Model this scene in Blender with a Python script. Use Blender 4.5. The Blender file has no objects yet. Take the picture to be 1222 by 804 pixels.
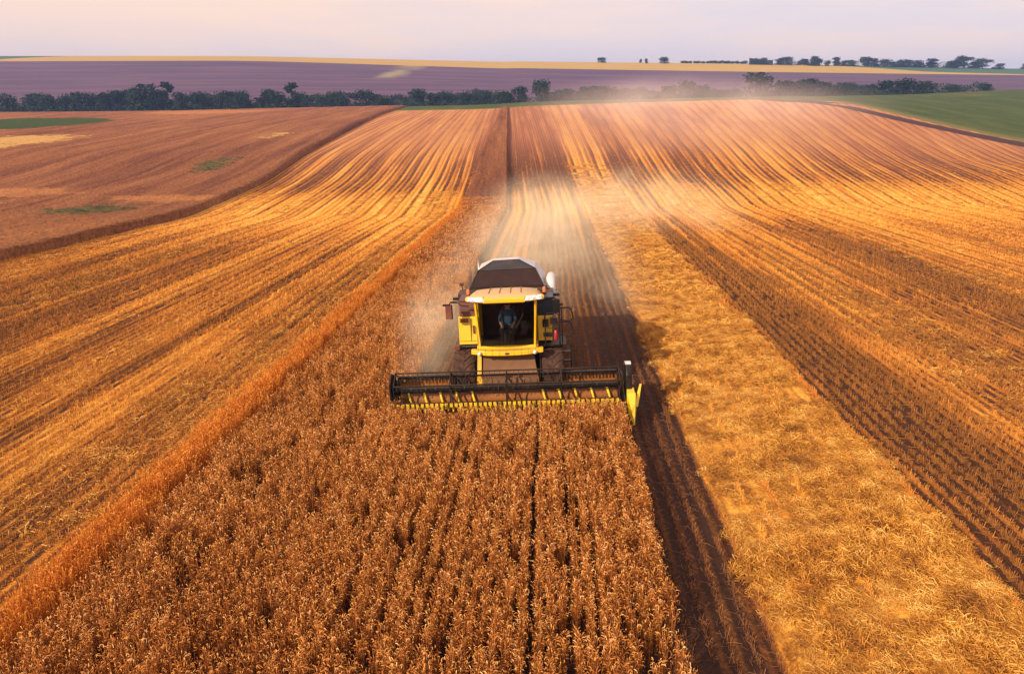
import bpy, math, random
import numpy as np
from mathutils import Vector, Matrix
random.seed(7); rng = np.random.default_rng(7)
R = math.radians
scene = bpy.context.scene
col = scene.collection

# ------------------------------------------------------------------ camera, light, exposure
PITCH = math.atan(302/950.0)
CAMZ = 10.0
cam_d = bpy.data.cameras.new('camera'); cam = bpy.data.objects.new('camera', cam_d); col.objects.link(cam)
cam_d.sensor_width = 36; cam_d.lens = 950/1222*36; cam_d.clip_start = .1; cam_d.clip_end = 20000
cam.location = (0, 0, CAMZ); cam.rotation_euler = (R(90)-PITCH, 0, 0)
scene.camera = cam
SUN_EL = 26.0
SUN_DIR = Vector((-.66, -.75, 0)).normalized()          # towards the sun, on the ground plane
w = bpy.data.worlds.new('World'); scene.world = w; w.use_nodes = True
nt = w.node_tree; nt.nodes.clear()
wo = nt.nodes.new('ShaderNodeOutputWorld'); bg = nt.nodes.new('ShaderNodeBackground')
sky = nt.nodes.new('ShaderNodeTexSky'); sky.sky_type = 'NISHITA'; sky.sun_disc = False
sky.sun_elevation = R(SUN_EL); sky.sun_rotation = math.atan2(SUN_DIR.x, SUN_DIR.y)
sky.dust_density = 2.5; sky.air_density = 1.0; sky.altitude = 200
tc = nt.nodes.new('ShaderNodeTexCoord'); mp = nt.nodes.new('ShaderNodeMapping'); mp.inputs['Scale'].default_value = (1.6, 1.6, 9)
cn = nt.nodes.new('ShaderNodeTexNoise'); cn.inputs['Scale'].default_value = 2.6; cn.inputs['Detail'].default_value = 6; cn.inputs['Roughness'].default_value = .55
cr = nt.nodes.new('ShaderNodeValToRGB'); cr.color_ramp.elements[0].position = .42; cr.color_ramp.elements[1].position = .72
cc = nt.nodes.new('ShaderNodeMix'); cc.data_type = 'RGBA'; cc.inputs[6].default_value = (9.0, 7.55, 8.1, 1); cc.inputs[7].default_value = (11.6, 8.3, 6.7, 1)
mx = nt.nodes.new('ShaderNodeMix'); mx.data_type = 'RGBA'; mx.inputs[0].default_value = .8
bg.inputs['Strength'].default_value = .10
L = nt.links.new
L(tc.outputs['Generated'], mp.inputs[0]); L(mp.outputs[0], cn.inputs['Vector']); L(cn.outputs['Fac'], cr.inputs[0])
sx_ = nt.nodes.new('ShaderNodeSeparateXYZ'); L(tc.outputs['Generated'], sx_.inputs[0])
wr = nt.nodes.new('ShaderNodeMapRange'); wr.interpolation_type = 'SMOOTHSTEP'; L(sx_.outputs[0], wr.inputs[0]); wr.inputs[1].default_value = .3; wr.inputs[2].default_value = -.45
er = nt.nodes.new('ShaderNodeMapRange'); er.interpolation_type = 'SMOOTHSTEP'; L(sx_.outputs[2], er.inputs[0]); er.inputs[1].default_value = .0; er.inputs[2].default_value = .085
mm = nt.nodes.new('ShaderNodeMath'); mm.operation = 'MULTIPLY_ADD'; L(wr.outputs[0], mm.inputs[0]); L(er.outputs[0], mm.inputs[1]); mm.inputs[2].default_value = 0
m2 = nt.nodes.new('ShaderNodeMath'); m2.operation = 'MULTIPLY'; m2.use_clamp = True; L(cr.outputs[0], m2.inputs[0]); m2.inputs[1].default_value = .65
m3 = nt.nodes.new('ShaderNodeMath'); m3.operation = 'ADD'; m3.use_clamp = True; L(mm.outputs[0], m3.inputs[0]); L(m2.outputs[0], m3.inputs[1]); L(m3.outputs[0], cc.inputs[0]); L(sky.outputs[0], mx.inputs[6]); L(cc.outputs[2], mx.inputs[7])
L(mx.outputs[2], bg.inputs['Color']); L(bg.outputs[0], wo.inputs[0])
sd = bpy.data.lights.new('sun', 'SUN'); sd.energy = 5.0; sd.angle = R(.6); sd.color = (1, .80, .56)
so = bpy.data.objects.new('sun', sd); col.objects.link(so)
sv = Vector((SUN_DIR.x, SUN_DIR.y, math.tan(R(SUN_EL)))).normalized()
so.rotation_euler = sv.to_track_quat('Z', 'Y').to_euler(); so.location = (-40, -30, 40)
scene.view_settings.view_transform = 'Standard'; scene.view_settings.look = 'None'
scene.view_settings.exposure = .12; scene.view_settings.gamma = 1
scene.cycles.max_bounces = 5; scene.cycles.diffuse_bounces = 2; scene.cycles.glossy_bounces = 3
scene.cycles.transparent_max_bounces = 12; scene.cycles.transmission_bounces = 4; scene.cycles.volume_bounces = 1
scene.cycles.volume_step_rate = 2.0; scene.cycles.volume_max_steps = 96

# ------------------------------------------------------------------ terrain height
CP = math.cos(PITCH); SP = math.sin(PITCH)
def row2dz(row, y): return -y*np.tan(PITCH+np.arctan((np.asarray(row, float)-402)/950.0))
COLS = np.array([-500, 0, 300, 611, 900, 1222, 1700.])
def plane(y): return -8.83-.0485*y
YN = [-60, 0, 20, 40, 60, 72, 86]
TB = [[plane(y)]*7 for y in YN]
TB[6] = [plane(86)]*4+[plane(86)+.12, plane(86)+.3, plane(86)+.3]
for y, rows in [(112, None), (150, [181, 180, 179, 180, 181, 192, 196]), (220, [157, 155, 151, 149.5, 147, 160, 164]),
                (350, [137, 135.5, 134, 128.5, 119.5, 127, 129]), (420, [142, 138, 130.5, 123.5, 117, 115, 114]), (500, [147, 143, 137, 131, 123, 107.5, 104]),
                (600, [143, 139, 137, 133, 126, 113, 108]), (700, [134, 130, 128, 127, 121, 112, 108]),
                (900, [103, 101, 99, 104, 105, 103, 103]), (1150, [73, 73, 72, 82, 86.5, 90.5, 92]),
                (1300, [67, 67, 67, 74, 77, 83, 86]), (1480, [72, 72, 72, 78, 80, 87, 90]), (2000, [90]*7), (6000, [96]*7)]:
    YN.append(y)
    if rows is None: TB.append([-13.15, -13.15, -13.15, -13.05, -12.9, -12.7, -12.7])
    else: TB.append(list(row2dz(rows, y)))
YN = np.array(YN, float); TB = np.array(TB, float)
def pchip(x, y, xq):
    h = np.diff(x); d = np.diff(y)/h; m = np.zeros_like(y)
    for i in range(1, len(x)-1):
        if d[i-1]*d[i] > 0:
            w1 = 2*h[i]+h[i-1]; w2 = h[i]+2*h[i-1]; m[i] = (w1+w2)/(w1/d[i-1]+w2/d[i])
    m[0] = d[0]; m[-1] = d[-1]
    k = np.clip(np.searchsorted(x, xq)-1, 0, len(x)-2); t = (xq-x[k])/h[k]
    return ((1+2*t)*(1-t)**2*y[k]+t*(1-t)**2*h[k]*m[k]+t*t*(3-2*t)*y[k+1]+t*t*(t-1)*h[k]*m[k+1])
QY = np.concatenate([np.arange(-60, 200, 2.), np.arange(200, 700, 5.), np.arange(700, 1600, 10.), np.arange(1600, 6001, 100.)])
QC = np.arange(-500, 1701, 25.)
tmp = np.array([pchip(YN, TB[:, j], QY) for j in range(len(COLS))])           # cols x QY
TAB = np.array([np.interp(QC, COLS, tmp[:, k]) for k in range(len(QY))])       # QY x QC
ker = np.exp(-np.linspace(-2, 2, 9)**2); ker /= ker.sum()
pad = np.pad(TAB, ((0, 0), (4, 4)), mode='edge')
TAB = sum(ker[i]*pad[:, i:i+TAB.shape[1]] for i in range(9))
def T(x, y):
    x = np.asarray(x, float); y = np.asarray(y, float)
    c = np.clip(611+950*x/(np.maximum(y, 8)*CP+3.2), QC[0], QC[-1]-1e-6)
    yy = np.clip(y, QY[0], QY[-1]-1e-6)
    k = np.clip(np.searchsorted(QY, yy, side='right')-1, 0, len(QY)-2); t = (yy-QY[k])/(QY[k+1]-QY[k])
    j = ((c-QC[0])/25).astype(int); s = (c-QC[0])/25-j
    z = (TAB[k, j]*(1-s)+TAB[k, j+1]*s)*(1-t)+(TAB[k+1, j]*(1-s)+TAB[k+1, j+1]*s)*t
    return CAMZ+z+.045*11*np.tanh(x/11)
def w2p(x, y, z):
    dz = z-CAMZ; dep = y*CP-dz*SP
    return 611+950*x/dep, 402-950*(y*SP+dz*CP)/dep
def p2w(c, r, y0=9, y1=1400):                                                # first hit of the pixel's ray on the ground
    vx = (c-611)/950; vy = -(r-402)/950
    d = np.array([vx, CP+vy*SP, vy*CP-SP]); t = y0
    ys = np.geomspace(y0, y1, 6000); k = ys/d[1]
    f = (CAMZ+d[2]*k) < T(d[0]*k, ys)
    i = int(np.argmax(f)) if f.any() else len(ys)-1
    return d[0]*k[i], ys[i]
def g_(y): return .049*np.minimum(y, 85)
def x_of_u(u, y):
    k = np.where(np.asarray(u) > 0, .006, .001)
    return g_(y)+u*(1+k*np.maximum(np.asarray(y, float)-85, 0))
def u_of_x(x, y):
    d = x-g_(y); k = np.where(d > 0, .006, .001)
    return d/(1+k*np.maximum(np.asarray(y, float)-85, 0))
# plan of the fields, in u (metres across the rows)
U_L, U_H, U_R = -9.8, -4.65, 2.1          # crop edge left, header left end, crop edge right
HEAD_Y = 21.85
def crop_left(y): return np.interp(y, [0, 90, 150, 345], [U_L, U_L, -8.9, -6.2])
def left_field_u(y): return np.interp(y, [0, 60, 115, 180, 300, 345], [-39.5, -38.6, -38.5, -39.5, -43, -43])

# ------------------------------------------------------------------ materials
class G:
    def __init__(s, m): s.t = m.node_tree if hasattr(m, 'node_tree') else m; s.n = s.t.nodes
    def new(s, k, **p):
        n = s.n.new(k)
        for a, b in p.items(): setattr(n, a, b)
        return n
    def put(s, sock, v):
        if isinstance(v, bpy.types.NodeSocket): s.t.links.new(v, sock)
        elif v is not None: sock.default_value = v
    def m(s, op, a, b=None, c=None, clamp=False):
        n = s.new('ShaderNodeMath', operation=op, use_clamp=clamp)
        s.put(n.inputs[0], a); s.put(n.inputs[1], b); s.put(n.inputs[2], c); return n.outputs[0]
    def mix(s, f, a, b, bt='MIX'):
        n = s.new('ShaderNodeMix', data_type='RGBA', blend_type=bt, clamp_factor=True)
        s.put(n.inputs[0], f)
        s.put(n.inputs[6], (*a, 1) if isinstance(a, tuple) else a); s.put(n.inputs[7], (*b, 1) if isinstance(b, tuple) else b)
        return n.outputs[2]
    def noise(s, vec, scale, detail=3, rough=.55, dist=0):
        n = s.new('ShaderNodeTexNoise'); s.put(n.inputs['Vector'], vec); n.inputs['Scale'].default_value = scale
        n.inputs['Detail'].default_value = detail; n.inputs['Roughness'].default_value = rough; n.inputs['Distortion'].default_value = dist
        return n.outputs['Fac']
    def sstep(s, v, a, b, lo=0., hi=1.):
        n = s.new('ShaderNodeMapRange', interpolation_type='SMOOTHSTEP'); s.put(n.inputs[0], v)
        for i, q in zip((1, 2, 3, 4), (a, b, lo, hi)): s.put(n.inputs[i], q)
        return n.outputs[0]
    def xyz(s, x, y, z=0.):
        n = s.new('ShaderNodeCombineXYZ'); s.put(n.inputs[0], x); s.put(n.inputs[1], y); s.put(n.inputs[2], z); return n.outputs[0]
    def pos(s):
        n = s.new('ShaderNodeNewGeometry'); q = s.new('ShaderNodeSeparateXYZ'); s.put(q.inputs[0], n.outputs['Position'])
        return n.outputs['Position'], q.outputs[0], q.outputs[1], q.outputs[2]
    def attr(s, name, out='Fac'):
        n = s.new('ShaderNodeAttribute', attribute_name=name); return n.outputs[out]
    def ramp(s, f, stops, interp='LINEAR'):
        n = s.new('ShaderNodeValToRGB'); r = n.color_ramp; r.interpolation = interp; s.put(n.inputs[0], f)
        while len(r.elements) < len(stops): r.elements.new(.5)
        for e, (p, c) in zip(r.elements, stops):
            e.position = p; e.color = (*c, 1) if isinstance(c, tuple) else (c, c, c, 1)
        return n.outputs[0]
    def rand(s): return s.new('ShaderNodeObjectInfo').outputs['Random']
def mat(name, rough=.8, metal=0., color=(.5, .5, .5), spec=.5):
    m = bpy.data.materials.new(name); m.use_nodes = True; b = m.node_tree.nodes['Principled BSDF']
    b.inputs['Roughness'].default_value = rough; b.inputs['Metallic'].default_value = metal
    b.inputs['Base Color'].default_value = (*color, 1); b.inputs['Specular IOR Level'].default_value = spec
    return m, G(m), b
def bump(g, b, h, strength, dist):
    n = g.new('ShaderNodeBump'); n.inputs['Strength'].default_value = strength; n.inputs['Distance'].default_value = dist
    g.put(n.inputs['Height'], h); g.put(b.inputs['Normal'], n.outputs[0])
def u_nodes(g):
    P, x, y, z = g.pos()
    d = g.m('SUBTRACT', x, g.m('MULTIPLY', g.m('MINIMUM', y, 85.), .049))
    k = g.m('ADD', g.m('MULTIPLY', g.m('GREATER_THAN', d, 0.), .005), .001)
    den = g.m('ADD', g.m('MULTIPLY', k, g.m('MAXIMUM', g.m('SUBTRACT', y, 85.), 0.)), 1.)
    return P, x, y, z, g.m('DIVIDE', d, den)

def stubble_colour(g, near=False):
    """worn straw and stubble colours laid along the drilling rows"""
    P, x, y, z, u = u_nodes(g)
    wob = g.m('MULTIPLY', g.m('SUBTRACT', g.noise(P, .09, 2), .5), 1.3)
    uw = g.m('ADD', u, wob)
    st = [(-60, .5), (-42, .45), (-38, .75), (-36.5, .4), (-34, .8), (-32, .35), (-29.5, .85), (-28.4, .55), (-27, .8), (-25.6, .3), (-23.5, .72), (-21.6, .9),
          (-20, .4), (-18, .85), (-16.4, .6), (-15.4, .95), (-13.2, .82), (-12.2, .5), (-10.6, .62), (-9.4, .18), (1.8, .12), (3.5, .12), (4.2, .9), (8.4, .95),
          (9.2, .26), (12.0, .34), (13.2, .8), (17, .68), (20.5, .22), (23, .55), (27, .85), (50, .5)]
    f1 = g.ramp(g.m('DIVIDE', g.m('ADD', uw, 60.), 110.), [((a+60)/110, b) for a, b in st])
    s1 = g.noise(g.xyz(g.m('MULTIPLY', u, .42), g.m('MULTIPLY', y, .010)), 1, 3, .6)
    s2 = g.noise(g.xyz(g.m('MULTIPLY', u, 1.5), g.m('MULTIPLY', y, .03), 3.), 1, 4, .62)
    s3 = g.noise(g.xyz(g.m('MULTIPLY', u, 5.), g.m('MULTIPLY', y, .5), 7.), 1, 4, .7)
    s4 = g.noise(P, 9., 4, .7)
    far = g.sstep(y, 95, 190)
    crease = g.m('MULTIPLY', g.sstep(y, 62, 84), g.sstep(y, 112, 92))
    f = g.m('ADD', g.m('MULTIPLY', f1, .62), g.m('MULTIPLY', g.m('SUBTRACT', s1, .5), 1.4))
    f = g.m('ADD', f, g.m('MULTIPLY', g.m('SUBTRACT', s2, .5), g.m('SUBTRACT', 1.5, g.m('MULTIPLY', far, .9))))
    f = g.m('ADD', f, g.m('MULTIPLY', g.m('SUBTRACT', s3, .5), .8))
    f = g.m('ADD', f, g.m('MULTIPLY', g.m('SUBTRACT', s4, .5), .9))
    f = g.m('ADD', g.m('ADD', f, g.m('MULTIPLY', crease, .42)), g.m('MULTIPLY', g.sstep(y, 20, 50), .08))
    lines = g.m('MULTIPLY', g.sstep(s2, .42, .34), g.sstep(y, 45, 90))      # dark drill gaps
    rows = g.m('ADD', g.m('MULTIPLY', g.m('SINE', g.m('MULTIPLY', u, 2*math.pi/.36)), .5), .5)
    rows2 = g.m('ADD', g.m('MULTIPLY', g.m('SINE', g.m('MULTIPLY', g.m('ADD', u, g.m('MULTIPLY', s1, .8)), 2*math.pi/1.44)), .5), .5)
    nearf = g.m('MULTIPLY', g.sstep(y, 70, 30), g.m('SUBTRACT', 1., g.m('MULTIPLY', g.sstep(u, 3.9, 4.3), g.sstep(u, 8.8, 8.4))))
    r3 = g.m('ADD', g.m('MULTIPLY', g.m('SINE', g.m('MULTIPLY', g.m('ADD', u, g.m('MULTIPLY', s2, .25)), 2*math.pi/.72)), .5), .5)
    f = g.m('SUBTRACT', f, g.m('MULTIPLY', g.m('MULTIPLY', g.m('POWER', r3, 2.), g.m('MULTIPLY', g.sstep(y, 25, 50), g.sstep(y, 200, 110))), g.m('MULTIPLY', s3, .75)))
    f = g.m('SUBTRACT', f, g.m('MULTIPLY', g.m('MULTIPLY', g.m('SUBTRACT', 1., rows), nearf), .5))
    f = g.m('SUBTRACT', f, g.m('MULTIPLY', g.m('MULTIPLY', g.m('POWER', rows2, 3.), g.sstep(y, 30, 90)), .38))
    f = g.m('MINIMUM', g.m('MAXIMUM', f, 0.), 1.)
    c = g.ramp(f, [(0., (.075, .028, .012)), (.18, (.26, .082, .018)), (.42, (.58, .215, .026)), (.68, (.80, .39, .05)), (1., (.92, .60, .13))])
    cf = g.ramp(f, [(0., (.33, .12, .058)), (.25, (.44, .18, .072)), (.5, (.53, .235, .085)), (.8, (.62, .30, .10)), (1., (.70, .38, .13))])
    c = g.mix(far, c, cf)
    return P, x, y, z, u, c, f, rows, s2

# --- ground
gm, g, b = mat('field_ground', .9, spec=.2)
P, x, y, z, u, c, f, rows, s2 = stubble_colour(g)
un = g.m('ADD', u, g.m('MULTIPLY', g.m('SUBTRACT', g.noise(P, 1.2, 3), .5), .5))
# bare soil under the standing crop; fresh soil plus painted crop shadow in the cut lane
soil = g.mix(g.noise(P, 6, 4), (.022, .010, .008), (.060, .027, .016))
under = g.attr('sd_crop')                                                 # >0 under standing crop
c = g.mix(g.sstep(g.m('ADD', under, g.m('MULTIPLY', g.m('SUBTRACT', g.noise(P, 1.5, 2), .5), .3)), -.1, .1), c, soil)
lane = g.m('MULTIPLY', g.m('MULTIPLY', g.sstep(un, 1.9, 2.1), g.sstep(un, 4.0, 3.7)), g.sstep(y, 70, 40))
c = g.mix(g.m('MULTIPLY', lane, .75), c, soil)  # freshly cut soil, with the crop wall's shadow darkened into the lane colour
# grass strip, green field, headland track, far fields
sdg = g.m('ADD', g.attr('sd_green'), g.m('MULTIPLY', g.m('SUBTRACT', g.noise(P, .15, 3), .5), 5.))
gcol = g.mix(g.noise(P, .06, 5, .6), (.022, .055, .008), (.075, .105, .018))
gcol = g.mix(g.sstep(g.noise(g.xyz(g.m('MULTIPLY', g.m('ADD', x, g.m('MULTIPLY', y, -.1)), .22), g.m('MULTIPLY', y, .015), 4.), 1, 4, .7), .45, .7), gcol, (.095, .115, .026))
gcol = g.mix(g.m('MULTIPLY', g.sstep(g.attr('sd_green'), 9, 1), .6), gcol, (.26, .20, .06))
gcol = g.mix(g.sstep(g.noise(g.xyz(x, g.m('MULTIPLY', y, .3)), .05, 4, .7), .55, .75), gcol, (.16, .13, .035))
c = g.mix(g.sstep(sdg, -.8, .8), c, gcol)
tr = g.m('ADD', g.attr('sd_track'), g.m('MULTIPLY', g.m('SUBTRACT', g.noise(P, .3, 3), .5), 1.6))
c = g.mix(g.sstep(tr, -.6, .6), c, g.mix(g.noise(P, .5, 4), (.040, .020, .022), (.10, .045, .040)))
pur = g.attr('sd_purple')
pw = g.m('ADD', g.m('MULTIPLY', x, .0045), 0.)
ps = g.noise(g.xyz(g.m('MULTIPLY', x, .004), g.m('MULTIPLY', y, .05)), 1, 6, .65)
pcol = g.mix(g.sstep(ps, .35, .7), (.080, .045, .085), (.15, .078, .125))
pcol = g.mix(g.m('MULTIPLY', g.sstep(g.noise(g.xyz(g.m('MULTIPLY', x, .006), g.m('MULTIPLY', y, .09), 5.), 1, 5, .7), .62, .74), .7), pcol, (.34, .19, .20))
pcol = g.mix(g.attr('streak'), pcol, (.33, .28, .14))
c = g.mix(g.sstep(pur, -4, 4), c, pcol)
yl = g.attr('sd_yellow')
ycol = g.mix(g.noise(g.xyz(g.m('MULTIPLY', x, .01), g.m('MULTIPLY', y, .06)), 1, 4), (.40, .26, .055), (.52, .34, .09))
c = g.mix(g.sstep(yl, -3, 3), c, ycol)
bl = g.attr('sd_ridge')
c = g.mix(g.sstep(bl, -5, 5), c, (.06, .13, .07))
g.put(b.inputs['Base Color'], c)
h = g.m('ADD', g.m('MULTIPLY', rows, .5), g.m('MULTIPLY', g.noise(P, 7, 5, .7), 1.1))
h = g.m('ADD', h, g.m('MULTIPLY', s2, g.sstep(y, 40, 120, 0., .8)))
bump(g, b, h, .8, .16)

# --- straw, stubble, crop foliage
def blade_mat(name, stops, sat_pos=False, trans=.25):
    m, g, b = mat(name, .6, spec=.3)
    r = g.m('ADD', g.m('MULTIPLY', g.rand(), .35), g.m('MULTIPLY', g.attr('tone'), .65))
    if name == 'loose_straw':
        P = g.pos()[0]; r = g.m('ADD', r, g.m('MULTIPLY', g.m('SUBTRACT', g.noise(P, 1.3, 5, .7), .52), 2.2), clamp=True)
    c = g.ramp(r, stops)
    g.put(b.inputs['Base Color'], c)
    tl = g.new('ShaderNodeBsdfTranslucent'); g.put(tl.inputs[0], c)
    ms = g.new('ShaderNodeMixShader'); ms.inputs[0].default_value = trans
    g.put(ms.inputs[1], b.outputs[0]); g.put(ms.inputs[2], tl.outputs[0])
    g.put(g.n['Material Output'].inputs[0], ms.outputs[0])
    return m
crop_m = blade_mat('ripe_crop', [(0, (.085, .024, .010)), (.3, (.26, .086, .020)), (.55, (.60, .22, .042)), (.78, (.90, .46, .12)), (1, (.96, .72, .38))])
edge_m = blade_mat('sunlit_crop_edge', [(0, (.34, .10, .018)), (.5, (.74, .27, .038)), (1, (.94, .50, .10))], trans=.35)  # brighter copy of the crop colours, sunlight on the edge stems painted in
straw_m = blade_mat('loose_straw', [(0, (.26, .10, .025)), (.4, (.60, .27, .042)), (.75, (.82, .46, .09)), (1, (.92, .64, .20))])
stub_m, g, b = mat('stubble', .75, spec=.2)
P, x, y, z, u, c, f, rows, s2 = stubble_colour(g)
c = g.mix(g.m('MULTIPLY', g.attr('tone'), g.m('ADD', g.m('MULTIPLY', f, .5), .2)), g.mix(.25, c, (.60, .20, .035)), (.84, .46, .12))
ln = g.m('MULTIPLY', g.m('MULTIPLY', g.sstep(u, 1.7, 2.1), g.sstep(u, 4.2, 3.8)), g.sstep(y, 60, 34)); c = g.mix(g.m('MULTIPLY', ln, .8), c, (.20, .085, .042))  # fresh stubble in the lane, shadow of the crop wall put into its colour
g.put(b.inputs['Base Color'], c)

# far canopy of standing crop
can_m, g, b = mat('crop_canopy', .85, spec=.2)
P, x, y, z, u = u_nodes(g)
st = g.noise(g.xyz(g.m('MULTIPLY', u, .9), g.m('MULTIPLY', y, .035)), 1, 4, .6)
st2 = g.noise(g.xyz(g.m('MULTIPLY', u, .25), g.m('MULTIPLY', y, .012), 2.), 1, 4, .6)
fn = g.noise(P, 3.2, 5, .75)
f = g.m('ADD', g.m('ADD', g.m('MULTIPLY', st, .45), g.m('MULTIPLY', fn, .55)), g.m('MULTIPLY', g.m('SUBTRACT', st2, .5), .7))
c = g.ramp(f, [(.28, (.13, .045, .026)), (.45, (.29, .10, .042)), (.62, (.44, .175, .066)), (.8, (.60, .28, .11))])
c = g.mix(g.m('MULTIPLY', g.sstep(g.m('ADD', y, g.m('MULTIPLY', st2, 60.)), 118, 92), .3), c, (.62, .25, .06))
pg = g.m('ADD', g.attr('sd_weeds'), g.m('MULTIPLY', g.m('SUBTRACT', g.noise(P, .35, 6, .75), .5), 13.))
c = g.mix(g.sstep(pg, -.6, .6), c, g.mix(g.sstep(g.noise(P, .9, 5, .75), .35, .65), (.022, .045, .010), (.20, .15, .04)))
pq = g.m('ADD', g.attr('sd_straw'), g.m('MULTIPLY', g.m('SUBTRACT', g.noise(P, .25, 6, .75), .5), 16.))
c = g.mix(g.sstep(pq, -.8, .8), c, (.76, .44, .13))
c = g.mix(g.sstep(g.m('ADD', g.attr('sd_meadow'), g.m('MULTIPLY', g.m('SUBTRACT', g.noise(P, .2, 4), .5), 2.)), -.4, .4), c, g.mix(g.noise(P, .4, 4), (.020, .060, .008), (.05, .10, .015)))
lod = g.m('ADD', g.attr('sd_lodged'), g.m('MULTIPLY', g.m('SUBTRACT', g.noise(P, .3, 4, .7), .5), 8.))
c = g.mix(g.m('MULTIPLY', g.sstep(lod, -1., 1.), .7), c, (.66, .27, .08))
c = g.mix(g.m('MULTIPLY', g.sstep(fn, .55, .42), .4), c, (.06, .025, .018))
g.put(b.inputs['Base Color'], c)
bump(g, b, g.m('ADD', fn, st), .9, .5)

# ------------------------------------------------------------------ object helpers
def tag(o, label=None, cat=None, group=None, kind=None):
    if label: o['label'] = label
    if cat: o['category'] = cat
    if group: o['group'] = group
    if kind: o['kind'] = kind
    return o
def np_mesh(name, V, F, mats, smooth=False, attrs=None, midx=None):
    V = np.asarray(V, np.float32); F = np.asarray(F, np.int32); n = F.shape[1]
    me = bpy.data.meshes.new(name); me.vertices.add(len(V)); me.vertices.foreach_set('co', V.ravel())
    me.loops.add(F.size); me.loops.foreach_set('vertex_index', F.ravel())
    me.polygons.add(len(F)); me.polygons.foreach_set('loop_start', np.arange(0, F.size, n, dtype=np.int32))
    try: me.polygons.foreach_set('loop_total', np.full(len(F), n, np.int32))
    except Exception: pass
    me.polygons.foreach_set('use_smooth', np.full(len(F), smooth))
    if midx is not None: me.polygons.foreach_set('material_index', np.asarray(midx, np.int32))
    for m in mats: me.materials.append(m)
    for k, a in (attrs or {}).items():
        at = me.attributes.new(k, 'FLOAT', 'POINT'); at.data.foreach_set('value', np.asarray(a, np.float32))
    me.update(calc_edges=True); me.validate()
    return me
def link(name, me, parent=None):
    o = bpy.data.objects.new(name, me); col.objects.link(o)
    if parent: o.parent = parent
    return o

def vnoise(x, y, s, seed=0):
    r = np.random.default_rng(seed); tb = r.uniform(0, 1, (64, 64)); xs, ys_ = x*s, y*s
    i0, j0 = np.floor(xs).astype(int), np.floor(ys_).astype(int); fx, fy = xs-i0, ys_-j0; fx = fx*fx*(3-2*fx); fy = fy*fy*(3-2*fy)
    q = lambda a, b_: tb[a % 64, b_ % 64]
    return (q(i0, j0)*(1-fx)+q(i0+1, j0)*fx)*(1-fy)+(q(i0, j0+1)*(1-fx)+q(i0+1, j0+1)*fx)*fy

# ------------------------------------------------------------------ ground sheet
t = np.geomspace(15, 3200, 820); ys = t-45
aa = np.tan(np.linspace(-math.atan(1.5), math.atan(1.5), 900))
X = aa[None, :]*(t[:, None]+0); Y = np.repeat(ys[:, None], 900, 1); Z = T(X, Y)
ny, nx = X.shape
V = np.stack([X, Y, Z], -1).reshape(-1, 3)
i = np.arange(ny-1)[:, None]*nx+np.arange(nx-1)[None, :]
F = np.stack([i, i+1, i+nx+1, i+nx], -1).reshape(-1, 4)
Xf, Yf = X.ravel(), Y.ravel(); U = u_of_x(Xf, Yf)
track_x = lambda yy: 113+(yy-180)*.075+np.maximum(yy-335, 0)*.9*-1
sd_track = 3.4-np.abs(Xf-np.interp(Yf, [0, 180, 300, 345, 380, 430], [101, 113, 121.5, 112, 30, -160]))*np.where(Yf < 320, 1, .28)
sd_track = np.minimum(sd_track, (430-Yf))
tx = np.interp(Yf, [0, 180, 300, 338], [101, 113, 121.5, 122])
gr_right = np.minimum(Xf-tx-4-6*np.clip((Yf-200)/150, 0, 1), 560-Yf)
sx = Xf/Yf*CP
strip_y0 = np.interp(Xf, [-150, -60, 0, 60, 125], [352, 350, 347, 345, 338])
gr_strip = np.minimum(np.minimum(Yf-strip_y0, 520-Yf), (Xf+178-(Yf-350)*.4))
sd_green = np.where(Yf < 20, -20, np.maximum(gr_right, gr_strip))
sd_green = np.maximum(sd_green, np.minimum(Yf-520, 760-Yf))              # meadow of the valley floor
sd_track = np.where(Yf > 345, np.minimum(sd_track, -1), sd_track)
sd_purple = Yf-745
ph = 1150+Xf*0
colp = 611+950*Xf/(np.maximum(Yf, 8)*CP+3.2)
ymax = np.interp(colp, [-500, -20, 20, 110, 300, 850, 960, 1100, 1240, 1700], [1150, 1155, 1200, 1275, 1400, 1400, 1290, 1195, 1160, 1150])+8*(vnoise(Xf, Yf, .01, 50)-.5)
sd_yellow = np.minimum(Yf-1150, ymax-Yf)
sd_ridge = np.where(Yf > 1150, Yf-ymax, -20)
# pale rectangle-like streak on the purple hill
sx0, sy0 = p2w(452, 95, 700); sx1, sy1 = p2w(498, 78, 700)
dx, dy = sx1-sx0, sy1-sy0; ll = math.hypot(dx, dy); tt = ((Xf-sx0)*dx+(Yf-sy0)*dy)/ll; dd = np.abs((Xf-sx0)*dy-(Yf-sy0)*dx)/ll
streak = np.clip(1.2-dd/(10+14*vnoise(Xf, Yf, .03, 51)), 0, 1)*np.clip(vnoise(Xf, Yf, .06, 52)*1.5, 0, 1)*np.clip(tt/20, 0, 1)*np.clip((ll-tt)/20, 0, 1)*.8
crop_sd = np.where(Yf < HEAD_Y, np.minimum(U-U_L, U_R-U), np.minimum(U-crop_left(Yf), U_H-U))
crop_sd = np.maximum(crop_sd, left_field_u(Yf)-U)
crop_sd = np.where(Yf > 352, -5, crop_sd)
V[:, 2] += np.clip(sd_green, 0, 1.5)*.05*(sd_green > 0)
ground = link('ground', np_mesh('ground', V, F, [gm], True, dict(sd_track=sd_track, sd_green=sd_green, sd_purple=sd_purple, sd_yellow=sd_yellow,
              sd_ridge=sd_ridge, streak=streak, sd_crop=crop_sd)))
tag(ground, kind='structure')

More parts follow.
